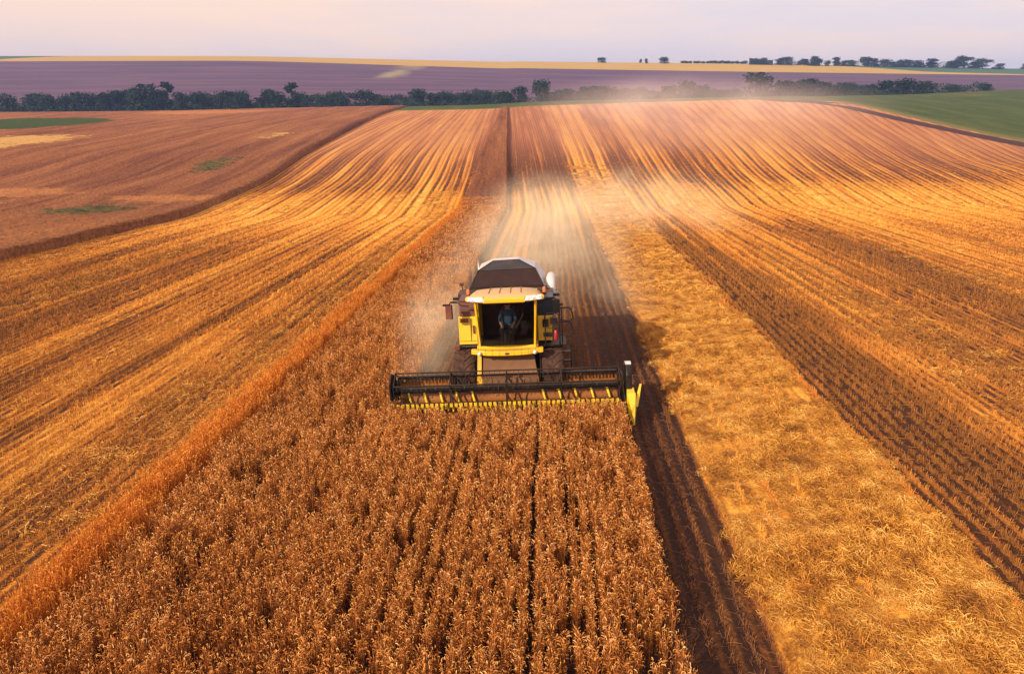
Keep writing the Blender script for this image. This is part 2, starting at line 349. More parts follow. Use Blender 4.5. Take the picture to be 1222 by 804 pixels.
# ------------------------------------------------------------------ scatter tool (geometry nodes instances)
def scatter(name, pts, yaw, scl, idx, protos, tilt=None):
    n = len(pts)
    me = bpy.data.meshes.new(name); me.vertices.add(n); me.vertices.foreach_set('co', np.asarray(pts, np.float32).ravel())
    rot = np.zeros((n, 3), np.float32); rot[:, 2] = yaw
    if tilt is not None: rot[:, 0:2] = tilt
    sc = np.asarray(scl, np.float32)
    if sc.ndim == 1: sc = np.repeat(sc[:, None], 3, 1)
    a = me.attributes.new('rot', 'FLOAT_VECTOR', 'POINT'); a.data.foreach_set('vector', rot.ravel())
    a = me.attributes.new('scl', 'FLOAT_VECTOR', 'POINT'); a.data.foreach_set('vector', sc.ravel())
    a = me.attributes.new('pick', 'INT', 'POINT'); a.data.foreach_set('value', np.asarray(idx, np.int32))
    pc = bpy.data.collections.new(name+'_kinds')
    for k, pm in enumerate(protos): pc.objects.link(bpy.data.objects.new('%s_kind_%02d' % (name, k), pm))
    ng = bpy.data.node_groups.new(name, 'GeometryNodeTree')
    ng.interface.new_socket('Geometry', in_out='INPUT', socket_type='NodeSocketGeometry')
    ng.interface.new_socket('Geometry', in_out='OUTPUT', socket_type='NodeSocketGeometry')
    N = ng.nodes.new; K = ng.links.new
    gi, go = N('NodeGroupInput'), N('NodeGroupOutput')
    ci = N('GeometryNodeCollectionInfo'); ci.inputs[0].default_value = pc; ci.inputs['Separate Children'].default_value = True
    ci.inputs['Reset Children'].default_value = True
    ip = N('GeometryNodeInstanceOnPoints'); ip.inputs['Pick Instance'].default_value = True
    def na(nm, ty):
        q = N('GeometryNodeInputNamedAttribute'); q.data_type = ty; q.inputs[0].default_value = nm; return q.outputs[0]
    K(gi.outputs[0], ip.inputs['Points']); K(ci.outputs[0], ip.inputs['Instance'])
    K(na('pick', 'INT'), ip.inputs['Instance Index']); K(na('rot', 'FLOAT_VECTOR'), ip.inputs['Rotation']); K(na('scl', 'FLOAT_VECTOR'), ip.inputs['Scale'])
    K(ip.outputs[0], go.inputs[0])
    o = link(name, me); md = o.modifiers.new('scatter', 'NODES'); md.node_group = ng
    return o

def ribbons(paths, widths, tones, sides=None):
    """paths: (n,k,3) polylines, widths (n,k): flat ribbons turned by a random side vector"""
    n, k, _ = paths.shape
    d = np.gradient(paths, axis=1); d /= np.linalg.norm(d, axis=2, keepdims=True)+1e-9
    s = rng.normal(size=(n, 1, 3)) if sides is None else sides
    s = np.cross(d, np.broadcast_to(s, d.shape)); s /= np.linalg.norm(s, axis=2, keepdims=True)+1e-9
    A = paths+s*widths[..., None]/2; B = paths-s*widths[..., None]/2
    V = np.stack([A, B], 2).reshape(-1, 3)
    b0 = (np.arange(n)*k*2)[:, None]+np.arange(k-1)[None, :]*2
    F = np.stack([b0, b0+1, b0+3, b0+2], -1).reshape(-1, 4)
    return V, F, np.repeat(tones, k*2)
def merge(parts):
    Vs, Fs, Ts, o = [], [], [], 0
    for V, F, t_ in parts: Vs.append(V); Fs.append(F+o); Ts.append(t_); o += len(V)
    return np.concatenate(Vs), np.concatenate(Fs), np.concatenate(Ts)
def crop_clump(n, H=.82, lx=.12, ly=.14, thick=1., m=crop_m):
    bx = rng.uniform(-lx, lx, n); by = rng.uniform(-ly, ly, n); hh = H*rng.uniform(.82, 1.06, n)
    ang = rng.uniform(0, 2*math.pi, n); lean = rng.uniform(.01, .09, n)
    def path(base, top, k):
        q = np.linspace(0, 1, k)[None, :, None]; return base[:, None]*(1-q)+top[:, None]*q
    base = np.stack([bx, by, np.zeros(n)], 1); top = np.stack([bx+lean*np.cos(ang), by+lean*np.sin(ang), hh], 1)
    stem = path(base, top, 4)
    parts = [ribbons(stem, np.full((n, 4), .009*thick), rng.uniform(0, .5, n))]
    # drooping ears: two crossed ribbons each
    q = np.linspace(0, 1, 5); el = rng.uniform(.05, .095, n); dr = rng.uniform(.1, 1.1, n)
    dirx, diry = np.cos(ang+rng.normal(0, .5, n)), np.sin(ang)
    ear = np.zeros((n, 5, 3)); 
    ear[..., 0] = top[:, None, 0]+dirx[:, None]*el[:, None]*np.sin(q*dr[:, None]*1.5)*.8
    ear[..., 1] = top[:, None, 1]+diry[:, None]*el[:, None]*np.sin(q*dr[:, None]*1.5)*.8
    ear[..., 2] = top[:, None, 2]+el[:, None]*(q-dr[:, None]*q**2*1.1)
    we = np.array([.008, .015, .017, .012, .003])[None]*thick*rng.uniform(.8, 1.25, (n, 1))
    tn = rng.uniform(.45, 1, n)
    parts.append(ribbons(ear, we, tn)); parts.append(ribbons(ear, we, tn))
    # curled dry leaves
    for _ in range(3):
        k = 5; q = np.linspace(0, 1, k); a = rng.uniform(0, 2*math.pi, n); ll_ = rng.uniform(.05, .14, n); z0 = hh*rng.uniform(.45, .98, n)
        lf = np.zeros((n, k, 3)); r_ = ll_[:, None]*np.sin(q*1.9)[None]*.55; tw = a[:, None]+q[None]*rng.normal(0, .9, (n, 1))
        fr = (z0/hh)[:, None]
        lf[..., 0] = bx[:, None]+(lean*np.cos(ang))[:, None]*fr+r_*np.cos(tw)
        lf[..., 1] = by[:, None]+(lean*np.sin(ang))[:, None]*fr+r_*np.sin(tw)
        lf[..., 2] = z0[:, None]+ll_[:, None]*(q*.75-q**2*rng.uniform(.7, 1.7, (n, 1)))[:, :]
        parts.append(ribbons(lf, np.array([.005, .011, .012, .009, .002])[None]*thick*rng.uniform(.7, 1.3, (n, 1)), rng.beta(1.4, 1.8, n)))
    V, F, t_ = merge(parts)
    return np_mesh('crop_tuft', V, F, [m], False, dict(tone=t_))
def stubble_piece(n, L=.6, H=.15, wd=.032, thick=1.):
    by = rng.uniform(-L/2, L/2, n); bx = rng.normal(0, wd, n); hh = H*rng.uniform(.5, 1.15, n); a = rng.uniform(0, 6.28, n); l = rng.uniform(0, .07, n)
    P0 = np.stack([bx, by, np.zeros(n)-.02], 1); P1 = np.stack([bx+l*np.cos(a), by+l*np.sin(a), hh], 1)
    parts = [ribbons(np.stack([P0, (P0+P1)/2, P1], 1), np.full((n, 3), .009*thick), rng.uniform(0, 1, n))]
    n2 = n//5; c0 = np.stack([rng.normal(0, .09, n2), rng.uniform(-L/2, L/2, n2), rng.uniform(.01, .09, n2)], 1); a = rng.uniform(0, 6.28, n2); ln = rng.uniform(.05, .14, n2)
    dv = np.stack([np.cos(a)*ln, np.sin(a)*ln, rng.normal(0, .015, n2)], 1)
    parts.append(ribbons(np.stack([c0-dv, c0, c0+dv], 1), np.full((n2, 3), .008*thick), rng.uniform(.4, 1, n2)))
    V, F, t_ = merge(parts)
    return np_mesh('stubble_piece', V, F, [stub_m], False, dict(tone=t_))
def straw_wisp(n, rad=.3, H=.16, thick=1.):
    a = rng.uniform(0, 6.28, n); r_ = rad*np.sqrt(rng.uniform(0, 1, n)); hz = H*np.maximum(1-(r_/rad)**2, .1)*rng.uniform(0, 1, n)
    c0 = np.stack([r_*np.cos(a), r_*np.sin(a), hz+.01], 1); b_ = rng.uniform(0, 6.28, n); ln = rng.uniform(.05, .16, n)
    ln = ln*.62; dv = np.stack([np.cos(b_)*ln, np.sin(b_)*ln, rng.normal(0, .025, n)], 1); mid = c0+rng.normal(0, .02, (n, 3))
    V, F, t_ = ribbons(np.stack([c0-dv, mid, c0+dv], 1), np.full((n, 3), .009*thick), rng.uniform(0, 1, n))
    return np_mesh('straw_wisp', V, F, [straw_m], False, dict(tone=t_))

def infr(x, y, m=6): return (y > -4) & (np.abs(x) < .72*np.maximum(y, 0)+m+4)
from numpy import concatenate as cat_

# ------------------------------------------------------------------ standing crop
ROW = .215
P_, Yw, S_, I_ = [], [], [], []
def rows_fill(u0, u1, y0, y1, dyl, row, jit, nk, off=0, sc=(.9, 1.12), widen=1., keep=1., irr=0):
    us = np.arange(u0, u1, row); yv = np.arange(y0, y1, dyl)
    if irr: us = u0+np.cumsum(row*np.random.default_rng(irr).choice([.9, 1.05, 1.2, 1.4], 400, p=[.3, .3, .2, .2])); us = us[us < u1]
    A, B = np.meshgrid(us, yv); A = A.ravel(); B = B.ravel(); A = A+.06*(vnoise(A*3, B, .35, 8)-.5)
    A = A+rng.normal(0, jit, len(A)); B = B+rng.uniform(-dyl*.5, dyl*.5, len(B))
    x = x_of_u(A, B); k = infr(x, B) & (rng.uniform(0, 1, len(A)) < keep)
    k &= ~((vnoise(A*3.1, B, 1.1, 13) < .22) & (rng.uniform(0, 1, len(A)) < .75))
    k &= ~((vnoise(x, B, .9, 3) < .16) & (rng.uniform(0, 1, len(A)) < .6))
    A, B, x = A[k], B[k], x[k]
    n = len(x); s = rng.uniform(*sc, n)*(1+.16*(vnoise(x, B, .55, 5)-.5)+.14*(vnoise(x, B, 2.2, 6)-.5))
    P_.append(np.stack([x, B, T(x, B)], 1)); Yw.append(rng.choice([0, math.pi], n)+rng.normal(0, .35, n))
    S_.append(np.stack([s*widen, s*widen, s], 1)); I_.append(rng.integers(0, nk, n)+off)
rows_fill(U_L+.75, U_R+.08, -3, HEAD_Y-.1, .115, ROW, .026, 6, irr=5)
rows_fill(U_L+.75, U_H, HEAD_Y-.1, 48, .17, ROW, .026, 6, irr=5)
rows_fill(U_L+.75, U_H, 48, 92, .34, .34, .05, 4, 6, widen=1.25)
protos = [crop_clump(12, H=.8, lx=.034, ly=.075, thick=.72) for _ in range(6)]+[crop_clump(12, lx=.13, ly=.2, thick=1.9) for _ in range(4)]
near_crop = scatter('standing_crop', cat_(P_), cat_(Yw), cat_(S_), cat_(I_), protos)
tag(near_crop, 'ripe orange brown cereal crop standing in rows in front of the combine harvester', 'crop', kind='stuff')
# fringe: stems along the left edge, full sunlight put into their brighter colour
P_, Yw, S_, I_ = [], [], [], []
rows_fill(U_L-.05, U_L+.6, -3, 60, .15, .2, .07, 4, sc=(.92, 1.08))
rows_fill(U_L-.05, U_L+.75, 60, 92, .28, .3, .08, 4, sc=(.92, 1.08), widen=1.3)
fr = scatter('crop_fringe', cat_(P_), cat_(Yw), cat_(S_), cat_(I_), [crop_clump(12, lx=.10, ly=.12, thick=1.2, m=edge_m) for _ in range(4)])
tag(fr, 'bright orange fringe of crop stems along the left edge of the uncut strip', 'crop', kind='stuff')

# far canopies: raised sheets with sides, plus rough tops
def canopy(name, uf0, uf1, y0, y1, nu, nyy, H=.8, spots=None):
    yy = np.geomspace(y0, y1, nyy); q = np.linspace(0, 1, nu)
    Ym = np.repeat(yy[:, None], nu, 1); Um = uf0(yy)[:, None]*(1-q)+uf1(yy)[:, None]*q
    Xm = x_of_u(Um, Ym); g0 = T(Xm, Ym)
    edge = np.minimum(q, 1-q)[None]*np.abs(uf1(yy)-uf0(yy))[:, None]
    Zm = g0+H*(1+.12*(rng.uniform(-1, 1, Xm.shape)))+.12*(vnoise(Xm, Ym, .12, 9)-.5)
    Zm[:, 0] = g0[:, 0]-.3; Zm[:, -1] = g0[:, -1]-.3; Zm[0] = g0[0]-.3; Zm[-1] = g0[-1]-.3
    Xm = Xm.copy(); Xm[:, 1] = Xm[:, 0]+.1; Xm[:, -2] = Xm[:, -1]-.12+rng.normal(0, .09, nyy)
    V = np.stack([Xm, Ym, Zm], -1).reshape(-1, 3)
    i = np.arange(nyy-1)[:, None]*nu+np.arange(nu-1)[None, :]; F = np.stack([i, i+1, i+nu+1, i+nu], -1).reshape(-1, 4)
    at = {}
    for key in ('sd_weeds', 'sd_straw', 'sd_lodged', 'sd_meadow'):
        sdv = np.full(len(V), -20.)
        for (k2, c_, r_, wc, hr) in (spots or []):
            if k2 != key: continue
            cx, cy = p2w(c_, r_); x1, _ = p2w(c_+wc, r_); _, yu = p2w(c_, r_-hr)
            rx, ry = abs(x1-cx), abs(yu-cy)
            sdv = np.maximum(sdv, (1-np.hypot((V[:, 0]-cx)/rx, (V[:, 1]-cy)/ry))*min(rx, ry, 6))
        at[key] = sdv
    return link(name, np_mesh(name, V, F, [can_m], True, at))
spots = [('sd_weeds', 106, 259, 44, 7), ('sd_weeds', 258, 202, 17, 7), ('sd_meadow', -30, 152, 132, 7.5), ('sd_straw', 12, 172, 62, 6), ('sd_straw', -40, 180, 50, 5),
         ('sd_lodged', 20, 237, 70, 5), ('sd_straw', 330, 165, 8, 2), ('sd_lodged', 200, 245, 60, 4), ('sd_lodged', 250, 136, 60, 2)]
lf = canopy('uncut_field', lambda y: left_field_u(y)-230-(y-40)*1.1, left_field_u, 30, 420, 420, 420, spots=spots)
tag(lf, 'reddish brown uncut cereal field on the left slope with green weed patches', 'crop', kind='stuff')
cs = canopy('uncut_strip', lambda y: crop_left(y), lambda y: np.interp(y, [0, 90, 345], [U_H, U_H, U_H]), 86, 350, 30, 360, H=.8)
tag(cs, 'narrow uncut strip of crop running up the slope behind the combine harvester', 'crop', kind='stuff')
# ragged margin of the left field
yv = np.arange(42, 300, .22); yv = yv[rng.uniform(0, 1, len(yv)) < np.clip(90/yv, .3, 1)]
P_ = []
for off in (-.5,):
    uu = left_field_u(yv)+off+rng.normal(0, .1, len(yv)); x = x_of_u(uu, yv); P_.append(np.stack([x, yv, T(x, yv)], 1))
P_ = cat_(P_); P_ = P_[::3]; n = len(P_)
fm = scatter('field_margin', P_, rng.uniform(0, 6.28, n), np.stack([np.full(n, 1.7), np.full(n, 1.7), rng.uniform(.8, .98, n)], 1), rng.integers(0, 4, n), protos[6:])
tag(fm, 'ragged dark margin of stems along the near edge of the left uncut field', 'crop', kind='stuff')

# ------------------------------------------------------------------ stubble rows and straw
def clear_of_crop(x, y, m=0.):
    u = u_of_x(x, y)
    near = (y < HEAD_Y) & (u > U_L-m) & (u < U_R+m)
    strip = (y >= HEAD_Y) & (u > crop_left(y)-m) & (u < U_H+m)
    return ~(near | strip | (u > 0) & (y < HEAD_Y) & (u < U_R) | (u < left_field_u(y)+m))
def stub_fill(y0, y1, row, seg, u0=-45, u1=75):
    us = np.arange(u0, u1, row); yv = np.arange(y0, y1, seg); A, B = np.meshgrid(us, yv); A = A.ravel()+.04*np.sin(B.ravel()*.7+A.ravel()); B = B.ravel()+rng.uniform(-.1, .1, A.size)
    x = x_of_u(A, B); k = infr(x, B) & clear_of_crop(x, B, .05) & ~((A > 4.2) & (A < 8.4) & (rng.uniform(0, 1, A.size) < .8))
    return A[k], B[k], x[k]
PS, YS, SS, IS = [], [], [], []
for (y0, y1, row, seg, off, nk, wx) in [(-3, 36, .36, .55, 0, 5, 1.), (36, 62, .36, .9, 5, 3, 1.2), (62, 150, .54, 1.4, 8, 3, 1.5)]:
    A, B, x = stub_fill(y0, y1, row, seg); n = len(x)
    hs = rng.uniform(.75, 1.2, n)*(.75+.6*vnoise(A, B*.1, .6, 11))*np.clip(1.5-B/110, .45, 1)
    fresh = (A > U_H) & (A < 3.6); hs = np.where(fresh, hs*.7, hs)
    red = (A > 8.6) & (A < 12.6); hs = np.where(red, hs*1.35, hs)
    k = rng.uniform(0, 1, n) < .94*np.clip((150-B)/75, 0, 1)
    PS.append(np.stack([x, B, T(x, B)], 1)[k]); YS.append((-np.where(B < 85, .049, .0)+rng.normal(0, .03, n))[k]); SS.append(np.stack([np.full(n, wx), np.full(n, 1.05), hs], 1)[k]); IS.append((rng.integers(0, nk, n)+off)[k])
sp = [stubble_piece(46) for _ in range(5)]+[stubble_piece(44, L=.95, thick=1.8) for _ in range(3)]+[stubble_piece(44, L=1.5, thick=2.8, wd=.07) for _ in range(3)]
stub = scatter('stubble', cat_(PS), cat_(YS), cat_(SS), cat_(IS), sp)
tag(stub, 'short cut stubble standing in drilled rows across the harvested field', 'stubble', kind='stuff')
# straw swath
def straw_pts(u0, u1, y0, y1, dens, seed, thr, m=.15):
    n = int((u1-u0)*(y1-y0)*dens); A = rng.uniform(u0, u1, n); B = rng.uniform(y0, y1, n); x = x_of_u(A, B)
    nv = vnoise(x*1.0, B, 1.3, seed)*.5+vnoise(x, B, .5, seed+1)*.5
    edge = np.minimum(A-u0, u1-A)/.8
    k = infr(x, B) & (nv*np.clip(edge+.4, 0, 1) > thr) & clear_of_crop(x, B, m)
    return np.stack([x, B, T(x, B)], 1)[k], nv[k]
Q = [straw_pts(3.95, 8.8, 2, 46, 17, 21, .27), straw_pts(3.95, 8.6, 46, 140, 8, 21, .24)]
pts = cat_([q[0] for q in Q]); nv = cat_([q[1] for q in Q]); kk = rng.uniform(0, 1, len(pts)) < np.clip((138-pts[:, 1])/80, 0, 1)**1.5; pts = pts[kk]; nv = nv[kk]; n = len(pts); sy = pts[:, 1]
sc = np.stack([rng.uniform(.7, 1.15, n)*(1+sy/120)]*2+[rng.uniform(.6, 1.2, n)*np.clip((nv-.15)*3., .3, 2.2)], 1)
sw = scatter('straw_swath', pts, rng.uniform(0, 6.28, n), sc, np.where(sy < 40, rng.integers(0, 5, n), rng.integers(5, 8, n)), [straw_wisp(130, rad=.26, H=.13) for _ in range(5)]+[straw_wisp(90, thick=2.) for _ in range(3)])
tag(sw, 'wide golden swath of loose straw to the right of the dark cut lane', 'straw', kind='stuff')
Q = []
for (a, b_, d) in [(-14.5, -10.6, 3.5), (-19, -17, 2), (-23, -20.5, 2.5), (-31, -27, 2), (-38, -33, 2), (12.8, 17.5, 3), (23, 34, 2), (36, 60, 1.2), (-16, -14, 1.)]:
    Q.append(straw_pts(a, b_, 4, 105, d, 31, .34))
pts = cat_([q[0] for q in Q]); nv = cat_([q[1] for q in Q]); n = len(pts); sy = pts[:, 1]
sc = np.stack([rng.uniform(.8, 1.2, n)*(1+sy/90)]*2+[rng.uniform(.5, 1.1, n)], 1)
sc2 = scatter('loose_straw', pts, rng.uniform(0, 6.28, n), sc, rng.integers(0, 4, n), [straw_wisp(34, rad=.34, H=.1, thick=1.4+.5*(k > 1)) for k in range(4)])
tag(sc2, 'thin loose straw lying in bands over the stubble on both sides', 'straw', kind='stuff')
# ------------------------------------------------------------------ trees
leaf_m, g, b = mat('foliage', .8, spec=.2)
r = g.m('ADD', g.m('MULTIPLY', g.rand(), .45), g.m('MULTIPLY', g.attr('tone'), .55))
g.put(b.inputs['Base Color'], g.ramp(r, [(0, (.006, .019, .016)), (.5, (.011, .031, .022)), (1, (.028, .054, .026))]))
bark_m, g, b = mat('bark', .9); P = g.pos()[0]
g.put(b.inputs['Base Color'], g.mix(g.noise(P, 3, 4), (.05, .035, .025), (.13, .095, .07)))
def leaf_mesh(n, lobes, size):
    k = rng.choice(len(lobes), n, p=np.array([l[3]**2 for l in lobes])/sum(l[3]**2 for l in lobes))
    Lb = np.array(lobes)[k]; d = rng.normal(size=(n, 3)); d /= np.linalg.norm(d, axis=1, keepdims=True)
    rr = rng.uniform(.35, 1.0, (n, 1))**.6*(1+.22*rng.normal(size=(n, 1)))
    c = Lb[:, :3]+d*rr*Lb[:, 3:4]*np.array([1, 1, .85]); c[:, 2] = np.maximum(c[:, 2], .03)
    a = rng.normal(size=(n, 3)); a /= np.linalg.norm(a, axis=1, keepdims=True); b2 = np.cross(a, rng.normal(size=(n, 3))); b2 /= np.linalg.norm(b2, axis=1, keepdims=True)
    s = size*rng.uniform(.5, 1.3, (n, 1))
    V = np.stack([c-a*s, c-b2*s*.7, c+a*s, c+b2*s*.7], 1).reshape(-1, 3); F = np.arange(4*n).reshape(-1, 4)
    return V, F, np.repeat(np.clip(.5+.25*rng.normal(size=n)+.25*(k/len(lobes)-.5), 0, 1), 4)
def crown_proto(kind):
    lobes = []
    if kind == 0:                      # broad, rounded
        for _ in range(11): a = rng.uniform(0, 6.28); q = rng.uniform(0, .26); lobes.append((q*math.cos(a), q*math.sin(a), rng.uniform(.2, .80), rng.uniform(.13, .21)))
    elif kind == 1:                    # tall and open, broken top
        for i in range(10): a = rng.uniform(0, 6.28); hh = .25+.068*i; q = .17*(1-.5*i/10); lobes.append((q*math.cos(a), q*math.sin(a), hh, rng.uniform(.07, .13)))
    elif kind == 2:                    # low, wide, leafy to the ground
        for _ in range(12): a = rng.uniform(0, 6.28); q = rng.uniform(0, .34); lobes.append((q*math.cos(a), q*math.sin(a), rng.uniform(.2, .72), rng.uniform(.15, .24)))
    else:                              # oval
        for _ in range(10): a = rng.uniform(0, 6.28); q = rng.uniform(0, .16); lobes.append((q*math.cos(a), q*math.sin(a), rng.uniform(.28, .85), rng.uniform(.10, .17)))
    V, F, t_ = leaf_mesh(1500, lobes, .032)
    V[:, 2] *= 1/np.quantile(V[:, 2], .995)
    hw = np.quantile(np.abs(V[:, 0]), .97)
    me = np_mesh('crown', V, F, [leaf_m], False, dict(tone=t_))
    vs, fs = [], []
    def limb(p0, p1, r0, r1):
        p0, p1 = Vector(p0), Vector(p1); q = (p1-p0).to_track_quat('Z', 'Y'); o = len(vs)
        for p, r_ in ((p0, r0), ((p0+p1)/2+Vector(rng.normal(0, .008, 3)), (r0+r1)/2), (p1, r1)):
            for i in range(6): vs.append(p+q@Vector((r_*math.cos(i*1.047), r_*math.sin(i*1.047), 0)))
        for j in range(2):
            for i in range(6): fs.append((o+j*6+i, o+j*6+(i+1) % 6, o+j*6+6+(i+1) % 6, o+j*6+6+i))
    limb((0, 0, -.05), (.01, 0, .62), .028, .012)
    for l in lobes[:7]: limb((0, 0, max(.12, l[2]-.25)), l[:3], .012, .004)
    return me, np_mesh('trunk', [tuple(v) for v in vs], fs, [bark_m], True), hw
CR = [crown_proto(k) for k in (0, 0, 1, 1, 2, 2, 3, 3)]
def add_tree(c, top, wpx, y, kind, label, group, name='broadleaf_tree', ytop=None):
    x = (c-611)/950*(y*CP+3.2); zb = float(T(x, y)); zt = CAMZ+float(row2dz(top, y)); zb -= (3.2 if y > 1000 else 1.2); h = max(zt-zb, 3.0, .75*wpx/950*y*CP if y > 1000 else 0)
    cme, tme, hw = CR[kind*2+rng.integers(0, 2)]
    wm = wpx/950*y*CP/(2*hw)
    o = bpy.data.objects.new(name, None); col.objects.link(o); o.empty_display_size = 1
    o.location = (x, y, zb); o.rotation_euler = (0, 0, rng.uniform(0, 6.28)); o.scale = (wm, wm, h)
    link('trunk', tme, o); link('crown', cme, o)
    tag(o, label, 'tree', group)
    return o
GV = 'trees of the valley hedgerow'
named = [(10, 112, 26, 2, 'dark rounded tree at the far left end of the valley tree line'),
 (200, 98, 18, 1, 'tall spiky dark tree right of the highest bushy clump in the left tree line'),
 (167, 101, 32, 0, 'large bushy dark tree just left of the tall spiky one in the valley tree line'),
 (322, 107, 20, 3, 'compact upright dark tree just left of the tall narrow ragged one'),
 (349, 99, 19, 1, 'tall narrow ragged dark tree above the top of the left boundary lane'),
 (430, 108, 34, 0, 'round topped dark tree just left of the narrow gap in the central tree line'),
 (622, 103, 17, 3, 'small upright dark tree immediately left of the tallest central valley tree'),
 (649, 96, 25, 0, 'tallest dark round tree in the valley, behind the end of the crop line'),
 (818, 97, 22, 0, 'hazy grey round tree standing alone above the bushes right of centre'),
 (909, 87, 36, 0, 'biggest hazy domed tree in the right half of the valley tree line'),
 (1080, 94, 34, 2, 'broad blue grey treetop at the right end of the solid tree line'),
 (1133, 101, 22, 2, 'low flat isolated clump tree between the solid line and the last bush on the right'),
 (1172, 99, 20, 2, 'last small dark tree at the far right showing over the green field')]
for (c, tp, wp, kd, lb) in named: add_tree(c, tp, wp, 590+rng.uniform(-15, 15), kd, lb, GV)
fill = []
def span(c0, c1, tp, step, sec):
    for c in np.arange(c0, c1+1, step): fill.append((c+rng.uniform(-2.5, 2.5), tp+rng.uniform(-4.2, 3.0), rng.uniform(16, 26), sec))
span(32, 132, 115, 10, 0); span(140, 186, 110, 11, 0); span(212, 254, 114, 10, 0); span(262, 292, 110, 10, 0); span(296, 312, 119, 8, 0); span(330, 338, 112, 8, 0); span(362, 412, 112, 10, 0)
span(448, 490, 113, 11, 1); span(496, 612, 110, 10, 1); span(664, 676, 108, 9, 1); span(682, 722, 106, 10, 1); span(732, 806, 107, 11, 1)
span(838, 864, 105, 10, 2); span(868, 886, 108, 10, 2); span(936, 966, 98, 10, 2); span(970, 1000, 102, 10, 2); span(1006, 1060, 100, 10, 2); span(1095, 1112, 98, 9, 2)
LBL = ['dark green tree packed into the hedgerow behind the red uncut field on the left',
       'dark green tree merging into the central hedgerow behind the striped cut slope',
       'pale hazy tree merging into the right part of the hedgerow behind the dusty crest']
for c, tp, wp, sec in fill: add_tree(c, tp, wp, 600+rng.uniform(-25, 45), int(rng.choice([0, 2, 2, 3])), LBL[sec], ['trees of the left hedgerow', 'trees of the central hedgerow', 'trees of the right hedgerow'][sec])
rd = [(717, 70, 7, 0), (763, 72, 4, 2), (769, 72, 4, 2), (791, 70, 11, 2), (898, 71, 10, 0), (906, 70, 9, 0), (927, 71, 8, 0), (935, 69, 10, 0), (950, 73, 7, 0), (957, 71, 8, 3), (966, 69, 9, 0), (974, 72, 10, 2),
      (985, 74, 8, 2), (994, 70, 8, 3), (1003, 76, 8, 2), (1013, 73, 11, 0), (1031, 73, 12, 0), (1040, 75, 11, 0), (1050, 76, 10, 2), (1060, 78, 9, 2), (1070, 78, 10, 2), (1078, 78, 10, 2),
      (1089, 74, 9, 0), (1095, 77, 9, 0), (1107, 72, 12, 3), (1128, 74, 9, 3), (1135, 73, 9, 3), (1146, 75, 15, 0), (1157, 79, 12, 2), (1168, 74, 13, 0), (1186, 80, 8, 0), (1181, 81, 5, 3), (1219, 81, 12, 0)]
special = {717: 'single tiny dark tree on the yellow ridge left of all other skyline trees', 791: 'small wide bush alone on the skyline right of the lone leftmost tree',
           1107: 'oval dark tree standing clear on the ridge between two pairs of trees', 1219: 'dark round tree cut by the right edge on the ridge', 1168: 'largest round tree near the right end of the ridge',
           994: 'narrow oval tree in a gap of the ridge line above the biggest hazy valley dome'}
for c, tp, wp, kd in rd:
    add_tree(c, tp-1.2+rng.uniform(-1., 1.), wp*rng.uniform(1., 1.5), 1268+rng.uniform(-14, 8), kd, special.get(c, 'small blue green tree in the row of trees along the far ridge on the right'), 'trees along the far ridge')
for c in range(812, 890, 5):
    add_tree(c, 73.5+rng.uniform(-1, .6), 7, 1315, 2, 'tiny low bush in the thin dark hedge on the skyline right of centre', 'bushes of the skyline hedge', 'bush')
# undergrowth filling the foot of the valley hedgerow
n = 32000; cc_ = rng.uniform(-160, 1180, n); yy = 598+rng.normal(0, 14, n); far_ = np.arange(n) > 26000; cc_[far_] = rng.uniform(893, 1200, 5999); cc_[far_] = np.where(vnoise(cc_[far_], cc_[far_]*0, .06, 41) > .42, cc_[far_], 905+rng.uniform(-14, 14, 5999)); yy[far_] = 1262+rng.normal(0, 4, 5999); xx = (cc_-611)/950*(yy*CP+3.2)
gap = (np.abs(cc_-74) < 5) | (np.abs(cc_-456) < 5); hmax = np.where(gap, 1.5, 6.+4*vnoise(cc_, cc_*0, .08, 40))
zz = T(xx, yy)+rng.uniform(0, 1, n)*hmax; c0 = np.stack([xx, yy, zz], 1)
a = rng.normal(size=(n, 3)); a /= np.linalg.norm(a, axis=1, keepdims=True); b2 = np.cross(a, rng.normal(size=(n, 3))); b2 /= np.linalg.norm(b2, axis=1, keepdims=True); s = rng.uniform(.3, .7, (n, 1))
V = np.stack([c0-a*s, c0-b2*s, c0+a*s, c0+b2*s], 1).reshape(-1, 3)
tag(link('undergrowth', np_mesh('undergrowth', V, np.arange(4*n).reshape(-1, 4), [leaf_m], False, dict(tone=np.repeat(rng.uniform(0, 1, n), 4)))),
    'dense dark undergrowth at the foot of the valley tree line', 'undergrowth', kind='stuff')

# ------------------------------------------------------------------ combine harvester
def dusty(name, c1, rough=.4, metal=0, dust=.35, dcol=(.42, .27, .13), spec=.5, sc=1.6):
    m, g, b = mat(name, rough, metal, c1, .15 if max(c1) < .06 else spec); P = g.new('ShaderNodeTexCoord').outputs['Object']
    nz = g.new('ShaderNodeNewGeometry'); q = g.new('ShaderNodeSeparateXYZ'); g.put(q.inputs[0], nz.outputs['Normal'])
    up = g.m('MULTIPLY', g.m('MAXIMUM', q.outputs[2], 0.), .55)
    f = g.m('ADD', g.m('MULTIPLY', g.sstep(g.noise(P, sc, 6, .7), .40, .72), dust), g.m('MULTIPLY', up, dust*1.6))
    f = g.m('ADD', f, g.m('MULTIPLY', g.sstep(g.noise(P, sc*9, 3, .7), .5, .8), dust*.5), clamp=True)
    g.put(b.inputs['Base Color'], g.mix(f, c1, dcol)); g.put(b.inputs['Roughness'], g.m('ADD', g.m('MULTIPLY', f, .45), rough, clamp=True))
    return m
